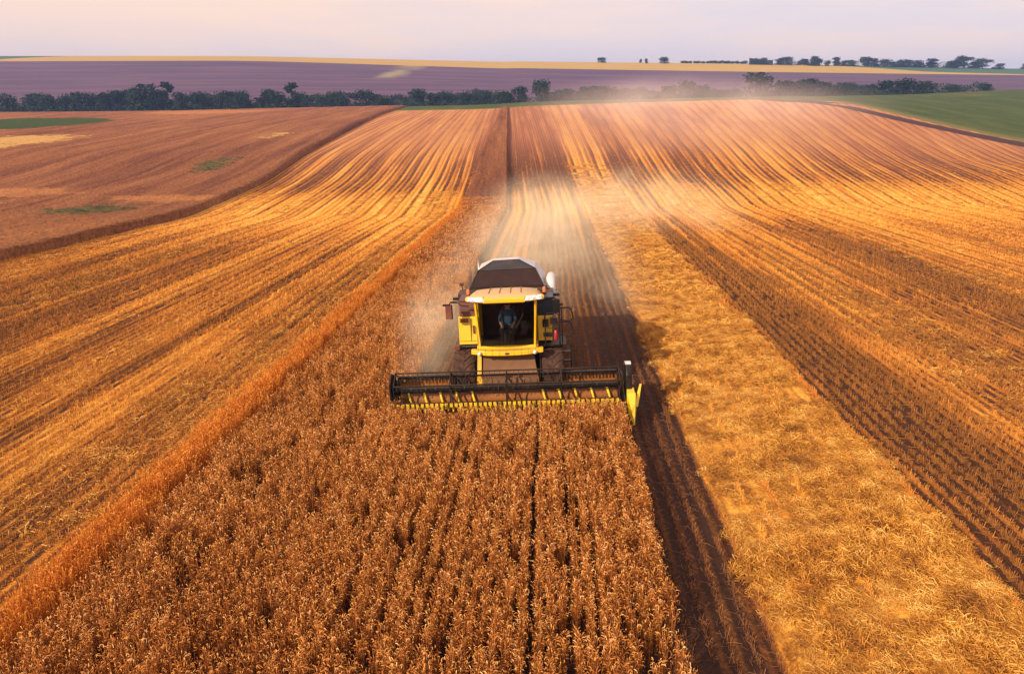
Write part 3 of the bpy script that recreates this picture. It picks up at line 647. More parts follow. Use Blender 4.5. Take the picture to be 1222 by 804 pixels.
M = dict(yellow=dusty('yellow_paint', (.80, .47, .012), .35, dust=.28), dark=dusty('dark_panel', (.035, .032, .036), .35, dust=.35, dcol=(.20, .11, .07)),
         black=dusty('black_metal', (.010, .009, .011), .4, dust=.06), white=dusty('pale_sheet', (.62, .64, .68), .35, dust=.2), roof=dusty('roof_shell', (.66, .42, .19), .45, dust=.4, dcol=(.5, .33, .17)),
         maroon=dusty('maroon_panel', (.13, .035, .028), .4, dust=.25, dcol=(.25, .13, .08)), navy=dusty('blue_black_panel', (.012, .020, .034), .3, dust=.06),
         beige=dusty('worn_sheet', (.13, .058, .028), .6, dust=.4, dcol=(.24, .125, .06), sc=3), rubber=dusty('rubber', (.016, .013, .013), .8, dust=.4, dcol=(.17, .085, .06), sc=3),
         steel=dusty('worn_steel', (.35, .30, .26), .35, .9, dust=.3), rust=dusty('worn_orange_sheet', (.30, .10, .012), .5, dust=.5, dcol=(.07, .028, .014)),
         fyellow=dusty('bright_yellow_plastic', (.84, .58, .010), .4, dust=.2), tine=dusty('worn_yellow_tines', (.80, .52, .012), .5, dust=1.0, dcol=(.10, .05, .015), sc=5), seam=dusty('panel_seam', (.02, .015, .01), .8, dust=.1), red=dusty('red_paint', (.38, .012, .03), .35, dust=.05),
         orange=dusty('orange_lens', (.75, .17, .03), .25, dust=.1), cover=dusty('brown_cover', (.022, .013, .013), .7, dust=.10, dcol=(.14, .075, .06), sc=2.5),
         fabric=dusty('grey_fabric', (.05, .05, .055), .9, dust=.1))
m, g, b = mat('cab_glass', .06); b.inputs['Base Color'].default_value = (.02, .03, .035, 1)
tr_ = g.new('ShaderNodeBsdfTransparent'); tr_.inputs[0].default_value = (.62, .68, .70, 1); gl = g.new('ShaderNodeBsdfGlossy'); gl.inputs['Roughness'].default_value = .05
fr_ = g.new('ShaderNodeFresnel'); fr_.inputs[0].default_value = 1.45; ms = g.new('ShaderNodeMixShader'); g.put(ms.inputs[0], g.m('MULTIPLY', fr_.outputs[0], .8)); g.put(ms.inputs[1], tr_.outputs[0]); g.put(ms.inputs[2], gl.outputs[0])
g.put(g.n['Material Output'].inputs[0], ms.outputs[0]); M['glass'] = m
m, g, b = mat('lamp_lens', .08, color=(.85, .87, .90)); P = g.new('ShaderNodeTexCoord').outputs['Object']
g.put(b.inputs['Base Color'], g.mix(g.sstep(g.noise(P, 14, 2), .4, .6), (.9, .9, .92), (.45, .45, .5))); M['lens'] = m
class MB:
    def __init__(s): s.v = []; s.f = []; s.mi = []; s.k = 0; s.sm = []
    def add(s, vs, fs, smooth=False):
        o = len(s.v); s.v += [Vector(v) for v in vs]; s.f += [tuple(o+i for i in f) for f in fs]; s.mi += [s.k]*len(fs); s.sm += [smooth]*len(fs)
    def hexa(s, p): s.add(p, [(0, 3, 2, 1), (4, 5, 6, 7), (0, 1, 5, 4), (1, 2, 6, 5), (2, 3, 7, 6), (3, 0, 4, 7)])
    def box(s, x0, x1, y0, y1, z0, z1): s.hexa([(x0, y0, z0), (x1, y0, z0), (x1, y1, z0), (x0, y1, z0), (x0, y0, z1), (x1, y0, z1), (x1, y1, z1), (x0, y1, z1)])
    def beam(s, a, b_, w, h=None):
        a, b_ = Vector(a), Vector(b_); h = h or w; q = (b_-a).to_track_quat('Z', 'Y'); p = []
        for e in (a, b_):
            for i, j in ((-1, -1), (1, -1), (1, 1), (-1, 1)): p.append(e+q@Vector((i*w/2, j*h/2, 0)))
        s.hexa(p)
    def prism(s, poly, x0, x1):
        n = len(poly); s.add([(x0, y, z) for y, z in poly]+[(x1, y, z) for y, z in poly], [tuple(range(n)), tuple(reversed(range(n, 2*n)))]+[(i, i+n, (i+1) % n+n, (i+1) % n) for i in range(n)])
    def plate(s, pts, th):
        P0 = [Vector(p) for p in pts]; n = (P0[1]-P0[0]).cross(P0[2]-P0[0]).normalized()*th/2; k = len(pts)
        s.add([p+n for p in P0]+[p-n for p in P0], [tuple(range(k)), tuple(reversed(range(k, 2*k)))]+[(i, i+k, (i+1) % k+k, (i+1) % k) for i in range(k)])
    def tube(s, pts, r, n=8, caps=True):
        pts = [Vector(p) for p in pts]; k = len(pts); vs = []; rs = r if isinstance(r, (list, tuple)) else [r]*k; up = None
        for i, p in enumerate(pts):
            d = (pts[min(i+1, k-1)]-pts[max(i-1, 0)]).normalized()
            up = (Vector((0, 0, 1)) if abs(d.z) < .9 else Vector((1, 0, 0))) if up is None else up
            a = d.cross(up).normalized(); c_ = a.cross(d); up = c_
            for j in range(n): t_ = 2*math.pi*j/n; vs.append(p+(a*math.cos(t_)+c_*math.sin(t_))*rs[i])
        fs = [(i*n+j, i*n+(j+1) % n, (i+1)*n+(j+1) % n, (i+1)*n+j) for i in range(k-1) for j in range(n)]
        s.add(vs, fs, True)
        if caps: s.add(vs[:n], [tuple(reversed(range(n)))]); s.add(vs[-n:], [tuple(range(n))])
    def lathe(s, prof, cx, cy, cz, n=28, axis='x'):
        vs = []
        for (a, r_) in prof:
            for j in range(n):
                t_ = 2*math.pi*j/n
                vs.append((cx+a, cy+r_*math.cos(t_), cz+r_*math.sin(t_)) if axis == 'x' else (cx+r_*math.cos(t_), cy+r_*math.sin(t_), cz+a))
        s.add(vs, [(i*n+j, i*n+(j+1) % n, (i+1)*n+(j+1) % n, (i+1)*n+j) for i in range(len(prof)-1) for j in range(n)], True)
    def dome(s, c, r, rz=None, n=12):
        c = Vector(c); rz = rz or r
        s.lathe([(rz*math.sin(i*math.pi/16)*1., r*math.cos(i*math.pi/16)) for i in range(0, 9)], c.x, c.y, c.z, n, 'z')
    def build(s, name, mats, parent=None, bevel=0.012):
        me = bpy.data.meshes.new(name); me.from_pydata([tuple(v) for v in s.v], [], s.f)
        mats = mats if isinstance(mats, (list, tuple)) else [mats]
        for m_ in mats: me.materials.append(M[m_])
        me.polygons.foreach_set('material_index', s.mi); me.polygons.foreach_set('use_smooth', s.sm); me.update()
        import bmesh
        bm = bmesh.new(); bm.from_mesh(me); bmesh.ops.recalc_face_normals(bm, faces=bm.faces); bm.to_mesh(me); bm.free()
        o = link(name, me, parent)
        if bevel: md = o.modifiers.new('b', 'BEVEL'); md.width = bevel; md.segments = 2; md.limit_method = 'ANGLE'; md.angle_limit = R(40)
        return o
CY = 24.3; CX = -.02
root = bpy.data.objects.new('combine_harvester', None); col.objects.link(root)
root.location = (CX, CY, float(T(CX, CY))+.0); root.rotation_euler = (-math.atan(.0485), -math.atan(.045)*1.05, -.035)
tag(root, 'dusty yellow combine harvester driving towards the camera with its wide header lowered into the crop', 'combine harvester')
def part(fn, name, mats, parent=root, bevel=.012):
    b_ = MB(); fn(b_); return b_.build(name, mats, parent, bevel)
# chassis and rear body
def f(b_):
    b_.box(-1.0, 1.0, -.1, 6.2, 1.15, 1.9); b_.box(-.35, .35, -.2, .3, .8, 1.2); b_.beam((-1.35, 0, .95), (1.35, 0, .95), .22); b_.beam((-1.2, 4.6, .65), (1.2, 4.6, .65), .16)
part(f, 'chassis', 'black')
def f(b_): b_.prism([(.85, 1.9), (6.6, 1.7), (7.0, 2.3), (6.5, 3.2), (3.6, 3.45), (.85, 3.5)], -1.28, 1.22)
part(f, 'body', 'yellow', bevel=.05)
def f(b_): b_.prism([(6.2, 1.0), (7.2, 1.05), (7.25, 1.9), (6.4, 2.0)], -1.0, 1.0)
part(f, 'straw_chopper', 'dark')
def f(b_):
    b_.box(-1.62, 1.45, .92, 1.0, 2.95, 3.5); b_.box(-1.65, 1.5, .95, 1.7, 3.42, 3.52)
part(f, 'deck', 'dark')
# side panels either side of the cab
def f(b_):
    b_.prism([(-.16, 2.10), (.92, 2.06), (.92, 2.99), (-.08, 2.99)], -1.56, -.98); b_.k = 1; b_.box(-1.10, -1.05, -.20, -.155, 2.45, 2.72); b_.box(-1.56, -1.0, -.168, -.15, 2.20, 2.212); b_.box(-1.18, -1.17, -.17, -.1, 2.2, 2.95)
    for i in range(5): b_.box(-1.52, -1.24, -.160, -.12, 2.82+i*.028, 2.832+i*.028)
part(f, 'side_panel', ['yellow', 'dark'], bevel=.03)['label'] = 'bright yellow lower panel on the sunlit side of the cab'
def f(b_): b_.prism([(-.05, 3.0), (.9, 3.0), (.9, 3.52), (.03, 3.52)], -1.53, -.98)
part(f, 'upper_panel', 'maroon', bevel=.03)
def f(b_):
    for i in range(7): b_.box(-1.48, -1.04, -.045+.011*i, .0+.011*i, 3.08+i*.055, 3.095+i*.055)
part(f, 'air_grille', 'black', bevel=0)
def f(b_):
    b_.tube([(-.98, -.3, 1.98), (-1.0, -.5, 1.6), (-.98, -.8, 1.2), (-1.0, -1.1, 1.12)], .022, 6) 
part(lambda b_: b_.tube([(-1.03, -.3, 1.98), (-1.07, -.55, 1.5), (-1.04, -.85, 1.15)], .018, 6), 'hydraulic_hose', 'black', bevel=0)
part(f, 'hydraulic_hose', 'black', bevel=0)
part(lambda b_: b_.tube([(.96, -.3, 1.95), (1.02, -.6, 1.55), (1.0, -1.0, 1.2)], .022, 6), 'hydraulic_hose', 'black', bevel=0)
def f(b_): b_.prism([(-.10, 2.12), (.92, 2.08), (.92, 2.93), (-.02, 2.93)], .97, 1.42)
part(f, 'side_panel', 'yellow', bevel=.03)['label'] = 'orange yellow lower panel behind the ladder'
def f(b_): b_.prism([(-.03, 2.94), (.9, 2.94), (.9, 3.5), (.05, 3.5)], .97, 1.50)
part(f, 'upper_panel', 'navy', bevel=.03)
# cab
def f(b_):
    W0, W1 = .86, .93
    for sx in (-1, 1):
        b_.beam((sx*W0, -.62, 2.05), (sx*W1, -.88, 3.66), .06, .06); b_.beam((sx*.92, .85, 2.05), (sx*.93, .72, 3.66), .1); b_.beam((sx*.9, .1, 2.05), (sx*.94, 0, 3.66), .06)
        b_.beam((sx*.91, -.6, 2.09), (sx*.92, .85, 2.09), .1)
    b_.beam((-.9, -.63, 2.08), (.9, -.63, 2.08), .10, .14); b_.box(-.9, .9, -.58, .85, 1.98, 2.05); 
part(f, 'cab_frame', 'yellow', bevel=.015)
def f(b_): b_.box(-.86, .86, .78, .84, 2.05, 3.6); b_.box(-.84, .84, -.54, .78, 2.052, 2.07); b_.box(-.86, .86, -.8, .78, 3.58, 3.62)
part(f, 'cab_lining', 'black', bevel=0)
def glassf(b_):
    n = 7; top = []; bot = []
    for i in range(n):
        q = i/(n-1)*2-1; bow = .13*(1-q*q); top.append((q*.885, -.885-bow, 3.66)); bot.append((q*.815, -.63-bow, 2.14))
    mid = [((a[0]+b2_[0])/2*1.01, (a[1]+b2_[1])/2-.05, (a[2]+b2_[2])/2) for a, b2_ in zip(top, bot)]
    vs = bot+mid+top; b_.add(vs, [(r_*n+i, r_*n+i+1, (r_+1)*n+i+1, (r_+1)*n+i) for r_ in range(2) for i in range(n-1)], True)
part(glassf, 'windshield', 'glass', bevel=0)
for sx in (-1, 1):
    def f(b_): b_.add([(sx*.915, -.58, 2.14), (sx*.925, .8, 2.14), (sx*.935, .70, 3.62), (sx*.935, -.82, 3.62)], [(0, 1, 2, 3)])
    part(f, 'side_window', 'glass', bevel=0)
def f(b_):
    b_.tube([(0, -.80, 2.2), (.12, -.86, 2.6), (.42, -.93, 3.0)], .012, 6); b_.beam((.30, -.95, 2.75), (.55, -.97, 3.25), .025)
part(f, 'wiper', 'black', bevel=0)
def f(b_):
    # roof shell: crowned loft, overhanging the front
    secs = []
    for (y, w_, z0, z1) in [(-1.16, .80, 3.68, 3.72), (-1.10, .98, 3.66, 3.80), (-.9, 1.12, 3.65, 3.84), (-.5, 1.12, 3.65, 3.86), (-.05, 1.06, 3.65, 3.86), (.25, .92, 3.66, 3.82), (.34, .85, 3.68, 3.76)]:
        ring = [(-w_, y, z0), (-w_*1.0, y, (z0+z1)/2-.02), (-w_*.86, y, z1-.03), (-w_*.45, y, z1), (w_*.45, y, z1), (w_*.86, y, z1-.03), (w_, y, (z0+z1)/2-.02), (w_, y, z0)]
        secs.append(ring)
    n = 8; vs = [p for r_ in secs for p in r_]; fs = [(i*n+j, i*n+(j+1) % n, (i+1)*n+(j+1) % n, (i+1)*n+j) for i in range(len(secs)-1) for j in range(n)]
    b_.add(vs, fs, True); b_.add(secs[0], [tuple(range(n))]); b_.add(secs[-1], [tuple(reversed(range(n)))])
roof = part(f, 'roof', 'roof', bevel=0)
def f(b_):
    b_.prism([(-1.19, 3.63), (-1.10, 3.62), (-1.08, 3.78), (-1.13, 3.81), (-1.20, 3.76)], -.66, .62)
    for sx in (-1, 1): b_.hexa([(sx*.64, -1.18, 3.64), (sx*1.20, -1.02, 3.67), (sx*1.18, -.84, 3.67), (sx*.64, -1.05, 3.64), (sx*.64, -1.17, 3.81), (sx*1.22, -1.0, 3.79), (sx*1.16, -.82, 3.82), (sx*.64, -1.02, 3.84)])
part(f, 'visor', 'yellow', roof, bevel=.03)
def f(b_):
    for x in (-.5, -.17, .17, .5): b_.beam((x, -.75, 3.853), (x*.95, .1, 3.865), .022, .03)
part(f, 'roof_rib', 'beige', roof, bevel=0)
for sx in (-1, 1):
    hl = part(lambda b_: b_.hexa([(sx*.60, -1.225, 3.67), (sx*1.16, -1.075, 3.69), (sx*1.16, -1.0, 3.69), (sx*.60, -1.15, 3.67), (sx*.66, -1.205, 3.79), (sx*1.14, -1.07, 3.79), (sx*1.12, -.98, 3.815), (sx*.68, -1.1, 3.83)]), 'headlight', 'lens', roof, bevel=.02)
    bc = MB(); bc.lathe([(0, .055), (.10, .055), (.13, .045)], sx*1.12+(.09 if sx > 0 else -.10), .15, 3.66, 14, 'z'); bc.dome((sx*1.12+(.09 if sx > 0 else -.10), .15, 3.785), .05); bc.k = 1
    bc.lathe([(-.08, .065), (.0, .065)], sx*1.12+(.09 if sx > 0 else -.10), .15, 3.66, 14, 'z'); bc.build('beacon', ['orange', 'dark'], root, 0)
# cab interior
def f(b_):
    b_.box(-.28, .28, .18, .66, 2.42, 2.56); b_.hexa([(-.26, .60, 2.5), (.26, .60, 2.5), (.26, .72, 2.5), (-.26, .72, 2.5), (-.22, .70, 3.2), (.22, .70, 3.2), (.22, .79, 3.2), (-.22, .79, 3.2)]); b_.box(-.2, .2, .25, .6, 2.06, 2.42)
part(f, 'driver_seat', 'fabric', bevel=.04).location = (0, -.15, -.06)
def f(b_):
    b_.tube([(0, -.42, 2.06), (0, -.28, 2.62)], .04); 
    b_.tube([(.19*math.cos(t_), -.26+.19*math.sin(t_)*.75, 2.66+.19*math.sin(t_)*.45) for t_ in np.linspace(0, 2*math.pi, 22)], .015, 6); b_.beam((-.18, -.26, 2.66), (.18, -.26, 2.66), .025)
part(f, 'steering_wheel', 'black', bevel=0).location = (0, -.13, -.08)
def f(b_): b_.box(.42, .62, -.25, .5, 2.4, 2.5); b_.box(.44, .6, -.42, -.36, 2.62, 2.86); b_.tube([(.52, -.1, 2.5), (.50, -.16, 2.68)], .02); b_.beam((.52, -.38, 2.4), (.52, -.39, 2.65), .03)
part(f, 'console', 'dark', bevel=.01)
# front bumper platform with two work lamps
def f(b_):
    n = 11; P1 = []
    for i in range(n): q = i/(n-1)*2-1; P1.append((q*1.12, -.98-.12*(1-q*q)+(.0 if abs(q) < .8 else .04), 2.03+.035*abs(q)**3))
    for i in range(n-1):
        a, c_ = P1[i], P1[i+1]; b_.hexa([(a[0], a[1], a[2]-.09), (c_[0], c_[1], c_[2]-.09), (c_[0], -.62, c_[2]-.09), (a[0], -.62, a[2]-.09), (a[0], a[1], a[2]+.06), (c_[0], c_[1], c_[2]+.06), (c_[0], -.66, c_[2]+.03), (a[0], -.66, a[2]+.03)])
bmp = part(f, 'bumper', 'yellow', bevel=.02)
for sx in (-1, 1):
    def f(b_): b_.lathe([(0, .001), (0, .05), (.06, .06)], 0, 0, 0, 16, 'x')
    lo = part(f, 'work_lamp', 'lens', bmp, bevel=0); lo.rotation_euler = (0, 0, R(90)); lo.location = (sx*.86, -1.11, 2.02)
part(lambda b_: b_.box(-.06, .06, -1.13, -1.07, 1.99, 2.04), 'badge', 'dark', bmp, .005)
# feeder house
def f(b_):
    b_.hexa([(-.80, -1.0, .45), (.92, -1.0, .45), (.78, .2, 1.0), (-.80, .2, 1.0), (-.82, -1.0, 1.15), (.94, -1.0, 1.15), (.80, -.35, 1.92), (-.82, -.35, 1.92)])
    b_.k = 1; b_.box(-.98, -.82, -1.02, -.55, .9, 1.25); b_.hexa([(-.97, -.98, .9), (-.84, -.98, .9), (-.84, -.3, 1.6), (-.97, -.3, 1.6), (-.97, -1.03, 1.22), (-.84, -1.03, 1.22), (-.84, -.42, 1.95), (-.97, -.42, 1.95)])
    b_.k = 0; b_.box(-.80, .96, -1.10, -1.0, .75, 1.22)
    for i in range(9): x = -.72+i*.2; b_.beam((x, -1.12, .8), (x, -1.12, 1.18), .03, .02)
part(f, 'feeder_house', ['beige', 'yellow'], bevel=.012)
# grain tank and its tent-shaped cover
def f(b_):
    b_.hexa([(-1.25, 1.0, 3.3), (1.2, 1.0, 3.3), (1.2, 3.7, 3.3), (-1.25, 3.7, 3.3), (-1.3, 1.0, 3.62), (1.25, 1.0, 3.62), (1.25, 3.8, 3.62), (-1.3, 3.8, 3.62)])
tank = part(f, 'grain_tank', 'dark', bevel=.02)
A0, A1 = (-1.26, 1.05, 3.62), (1.22, 1.05, 3.62); B0, B1 = (-1.0, 1.75, 4.12), (.92, 1.75, 4.14); C0, C1 = (-.52, 2.35, 4.34), (.36, 2.35, 4.36)
E0, E1 = (-.52, 2.9, 4.34), (.36, 2.9, 4.36); D0, D1 = (-1.28, 3.7, 3.62), (1.24, 3.7, 3.62); H0, H1 = (-1.0, 3.3, 4.10), (.92, 3.3, 4.12)
def f(b_): b_.plate([A0, A1, B1, B0], .03); b_.beam((-1.20, 1.10, 3.69), (1.16, 1.10, 3.69), .04); b_.beam((0, 1.10, 3.66), (0, 1.76, 4.13), .025)
part(f, 'front_cover', 'cover', tank, .006)
part(lambda b_: b_.plate([B0, B1, C1, C0], .03), 'peak_cover', 'navy', tank, .006)
part(lambda b_: b_.plate([A0, B0, H0, D0], .03), 'side_cover', 'white', tank, .006)
part(lambda b_: b_.plate([B0, C0, E0, H0], .03), 'side_cover', 'white', tank, .006)
part(lambda b_: b_.plate([A1, D1, H1, B1], .03), 'side_cover', 'white', tank, .006)
part(lambda b_: b_.plate([B1, H1, E1, C1], .03), 'side_cover', 'white', tank, .006)
def f(b_): b_.plate([D0, H0, H1, D1], .03); b_.plate([H0, E0, E1, H1], .03); b_.plate([C0, C1, E1, E0], .03)
part(f, 'rear_cover', 'white', tank, .006)
def f(b_):
    for q in ((A0, B0), (B0, C0), (A1, B1), (B1, C1), (C0, C1), (B0, B1)): b_.beam(q[0], q[1], .045)
part(f, 'cover_edge', 'black', tank, 0)
# unloading auger folded back along the side, its elbow showing
def f(b_):
    b_.tube([(1.42, 1.6, 2.6), (1.42, 1.6, 3.50), (1.43, 1.64, 3.62), (1.44, 1.80, 3.76), (1.46, 2.2, 3.76), (1.5, 6.2, 2.8)], .165, 16)
    b_.lathe([(0, .23), (.05, .23)], 1.42, 1.6, 3.35, 18, 'z'); b_.box(1.22, 1.62, 1.42, 1.78, 3.0, 3.32)
part(f, 'unloading_auger', 'white', bevel=0)
part(lambda b_: (b_.tube([(-1.15, 3.9, 3.3), (-1.15, 3.9, 4.0), (-1.2, 4.2, 4.1)], .07, 10)), 'exhaust_pipe', 'steel', bevel=0)
part(lambda b_: (b_.box(-1.62, -1.48, 1.3, 1.5, 3.72, 3.80), b_.beam((-1.52, 1.4, 3.5), (-1.55, 1.4, 3.74), .03)), 'rear_lamp', 'dark', bevel=.01)
part(lambda b_: b_.box(1.48, 1.70, .55, .7, 3.42, 3.50), 'marker_lamp', 'black', bevel=.01)
part(lambda b_: b_.box(-1.78, -1.56, .55, .7, 3.40, 3.48), 'marker_lamp', 'black', bevel=.01)
# wheels
def wheel(x, y, r_, w_, sx, nl):
    t_ = MB(); h = w_/2
    t_.lathe([(-h*.72, r_*.56), (-h*.98, r_*.66), (-h, r_*.84), (-h*.86, r_*.945), (-h*.4, r_*.965), (h*.4, r_*.965), (h*.86, r_*.945), (h, r_*.84), (h*.98, r_*.66), (h*.72, r_*.56)], 0, 0, 0, 40)
    for k in range(nl):
        for s_ in (-1, 1):
            a0 = 2*math.pi*(k+(.25 if s_ > 0 else -.25))/nl; pts = []
            for q, aa_ in ((.02, 0.), (.5, .10), (.98, .16)):
                a_ = a0-aa_*2.0; ro = r_*1.0 if q < .9 else r_*.965; pts.append((s_*q*h, a_, ro))
            for (p, q2) in zip(pts[:-1], pts[1:]):
                th = .032/r_; vs = []
                for (xx_, a_, ro) in (p, q2):
                    for (da, rr_) in ((-th, r_*.94), (th, r_*.94), (th, ro), (-th, ro)): vs.append((xx_, rr_*math.cos(a_+da), rr_*math.sin(a_+da)))
                t_.add(vs, [(0, 1, 2, 3), (7, 6, 5, 4), (0, 4, 5, 1), (1, 5, 6, 2), (2, 6, 7, 3), (3, 7, 4, 0)])
    wo_ = bpy.data.objects.new('wheel', None); col.objects.link(wo_); wo_.parent = root; wo_.location = (x, y, r_)
    to = t_.build('tyre', 'rubber', wo_, 0)
    rm = MB(); rm.lathe([(sx*h*.72, r_*.57), (sx*h*.5, r_*.52), (sx*h*.2, r_*.5), (sx*h*.15, r_*.2), (sx*h*.45, r_*.15), (sx*h*.45, .001)], 0, 0, 0, 28); rm.lathe([(-sx*h*.72, r_*.57), (-sx*h*.1, r_*.5), (-sx*h*.1, .001)], 0, 0, 0, 28)
    rm.build('rim', 'yellow', wo_, 0)
wheel(-1.40, 0, .97, .70, -1, 20); wheel(1.40, 0, .97, .70, 1, 20); wheel(-1.25, 4.6, .62, .42, -1, 18); wheel(1.25, 4.6, .62, .42, 1, 18)
def f(b_): b_.box(-1.72, -1.02, -.15, .9, 1.99, 2.05); b_.k = 1; b_.box(-1.72, -1.55, -.22, -.12, 1.93, 2.08)
part(f, 'fender', ['dark', 'maroon'], bevel=.01)
# ladder, platform and rails on the image-right side
def f(b_):
    b_.box(.98, 1.85, -.35, .8, 1.99, 2.05)
    for i in range(5): z = .55+i*.3; b_.box(1.60, 2.0, -.30-.0*i, -.08, z, z+.035)
    for x in (1.58, 2.0): b_.beam((x, -.2, .5), (x, -.2, 2.05), .04)
part(f, 'ladder', 'black', bevel=.006)
def loop(b_, p, r_=.022): b_.tube(p, r_, 7)
def f(b_):
    loop(b_, [(1.66, -.3, 2.05), (1.66, -.3, 3.30)], .02); loop(b_, [(1.74, -.1, 2.05), (1.74, -.1, 3.15)], .016)
    for (za, zb) in ((2.80, 3.22), (2.32, 2.76)):
        loop(b_, [(1.66, -.3, zb), (1.95, -.28, zb), (2.03, -.28, zb-.06), (2.07, -.28, zb-.22), (2.09, -.28, za+.08), (2.02, -.28, za), (1.9, -.28, za-.01), (1.66, -.3, za+.04)])
    loop(b_, [(1.20, -.42, 2.05), (1.20, -.42, 3.0), (1.26, -.42, 3.08), (1.58, -.42, 3.08), (1.64, -.42, 3.0), (1.64, -.42, 2.05)]); loop(b_, [(1.20, -.42, 2.6), (1.64, -.42, 2.6)], .012)
part(f, 'handrail', 'black', bevel=0)
def f(b_): b_.box(1.12, 1.32, -.36, -.22, 2.62, 2.86); b_.box(1.36, 1.6, -.30, -.15, 2.70, 2.90); b_.box(1.14, 1.42, -.34, -.2, 2.30, 2.42)
part(f, 'switch_box', 'black', bevel=.015)
def f(b_): b_.lathe([(-.17, .04), (-.15, .055), (.12, .055), (.16, .03), (.2, .02)], 1.53, -.36, 2.36, 14, 'z'); b_.k = 1; b_.lathe([(.16, .03), (.24, .025)], 1.53, -.36, 2.36, 10, 'z')
part(f, 'fire_extinguisher', ['red', 'black'], bevel=0)
def f(b_): b_.box(1.46, 1.68, -.72, -.64, 3.16, 3.60)
mr = part(f, 'mirror', 'black', bevel=.03)
part(lambda b_: (b_.tube([(1.12, -.85, 3.58), (1.3, -.82, 3.66), (1.5, -.74, 3.66), (1.57, -.68, 3.58)], .022, 8), b_.tube([(1.68, -.68, 3.42), (1.78, -.68, 3.42)], .04, 8)), 'mirror_arm', 'black', mr, 0)
def f(b_): b_.box(-1.86, -1.68, -.74, -.66, 3.08, 3.50); b_.k = 1; b_.box(-1.88, -1.66, -.66, -.64, 3.06, 3.52)
ml = part(f, 'mirror', ['maroon', 'black'], bevel=.03)
part(lambda b_: (b_.tube([(-1.12, -.85, 3.50), (-1.35, -.85, 3.52), (-1.45, -.8, 3.60), (-1.7, -.72, 3.60), (-1.77, -.68, 3.50)], .022, 8), b_.tube([(-1.12, -.85, 3.62), (-1.4, -.82, 3.66), (-1.7, -.7, 3.62)], .018, 8), b_.tube([(-1.95, -.7, 3.52), (-1.72, -.7, 3.52)], .035, 8)), 'mirror_arm', 'black', ml, 0)
# header
HX = 3.50
def f(b_):
    b_.k = 0; b_.hexa([(-HX, -.72, .30), (HX, -.72, .30), (HX, -.66, .30), (-HX, -.66, .30), (-HX, -.70, 1.16), (HX, -.70, 1.16), (HX, -.64, 1.16), (-HX, -.64, 1.16)])
    b_.hexa([(-HX, -2.15, .14), (HX, -2.15, .14), (HX, -.7, .22), (-HX, -.7, .22), (-HX, -2.15, .18), (HX, -2.15, .18), (HX, -.7, .30), (-HX, -.7, .30)])
    b_.k = 1; b_.beam((-HX, -.66, 1.20), (HX, -.66, 1.20), .10, .10); b_.beam((-HX, -.60, .5), (HX, -.60, .5), .14)
    for i in range(64):
        x = -HX+.1+i*(2*HX-.2)/63; b_.beam((x, -.74, 1.02), (x, -.74, 1.18), .02)
    for s_ in (-1, 1): b_.prism([(-2.3, .12), (-.6, .2), (-.6, 1.2), (-1.0, 1.22), (-2.2, .65), (-2.6, .3)], s_*(HX+.0), s_*(HX+.045))
header = part(f, 'header', ['rust', 'black'], bevel=.006)
RY, RZ, RR = -1.5, 1.05, .55
part(lambda b_: (b_.tube([(-HX+.08, RY, RZ), (HX-.1, RY, RZ)], .085, 16), b_.tube([(-HX+.0, RY, RZ), (-HX+.1, RY, RZ)], .14, 14)), 'reel_tube', 'black', header, 0)
for k, th in enumerate((90, 30, -30, -90, -150, 150)):
    y0 = RY-RR*math.cos(R(th)); z0 = RZ+RR*math.sin(R(th)); br = MB()
    br.tube([(-HX+.06, y0, z0), (HX-.09, y0, z0)], .026 if th != 90 else .022, 8)
    n = 46
    for i in range(n):
        x = -HX+.16+i*(2*HX-.36)/(n-1); br.k = 1 if th in (-30, -90) else 0
        ln = (.22 if th in (-30, -90) else .16)*rng.uniform(.6, 1.1); wd = .045 if br.k else .012
        br.beam((x, y0, z0), (x+rng.normal(0, .012), y0-.05, z0-ln), wd, .02)
        if br.k: br.box(x-.045, x+.045, y0-.045, y0+.02, z0-.11, z0-.0)
    br.build('reel_bar', ['black', 'tine'], header, 0)
for x in (-HX+.05, -1.74, -.03, 1.64, HX-.12):
    sp_ = MB()
    for th in (90, 30, -30, -90, -150, 150): sp_.beam((x, RY, RZ), (x, RY-RR*math.cos(R(th)), RZ+RR*math.sin(R(th))), .035, .05)
    for th in range(90, 450, 60):
        a_, c_ = R(th), R(th+60); sp_.beam((x, RY-RR*math.cos(a_), RZ+RR*math.sin(a_)), (x, RY-RR*math.cos(c_), RZ+RR*math.sin(c_)), .028, .04)
    sp_.build('reel_spider', 'black', header, 0)
def f(b_):
    b_.tube([(-HX+.1, -1.02, .58), (HX-.1, -1.02, .58)], .20, 18)
    b_.k = 1
    for sgn, xa, xb in ((1, -HX+.15, -.75), (-1, HX-.15, .75)):
        n = 110; prev = None; vs = []; fs = []
        for i in range(n+1):
            q = i/n; x = xa+(xb-xa)*q; a_ = sgn*q*abs(xb-xa)/.5*2*math.pi
            vs += [(x, -1.02+.2*math.cos(a_), .58+.2*math.sin(a_)), (x, -1.02+.33*math.cos(a_), .58+.33*math.sin(a_)), (x+.06, -1.02+.33*math.cos(a_), .58+.33*math.sin(a_)), (x+.06, -1.02+.2*math.cos(a_), .58+.2*math.sin(a_))]
            if i: o = 4*i-4; fs += [(o+j, o+(j+1) % 4, o+4+(j+1) % 4, o+4+j) for j in range(4)]
        b_.add(vs, fs, True)
    for i in range(12):
        x = -.66+i*.12; a_ = i*1.3; b_.tube([(x, -1.02, .58), (x, -1.02+.36*math.cos(a_), .58+.36*math.sin(a_))], .012, 6)
part(f, 'feed_auger', ['rust', 'fyellow'], header, 0)
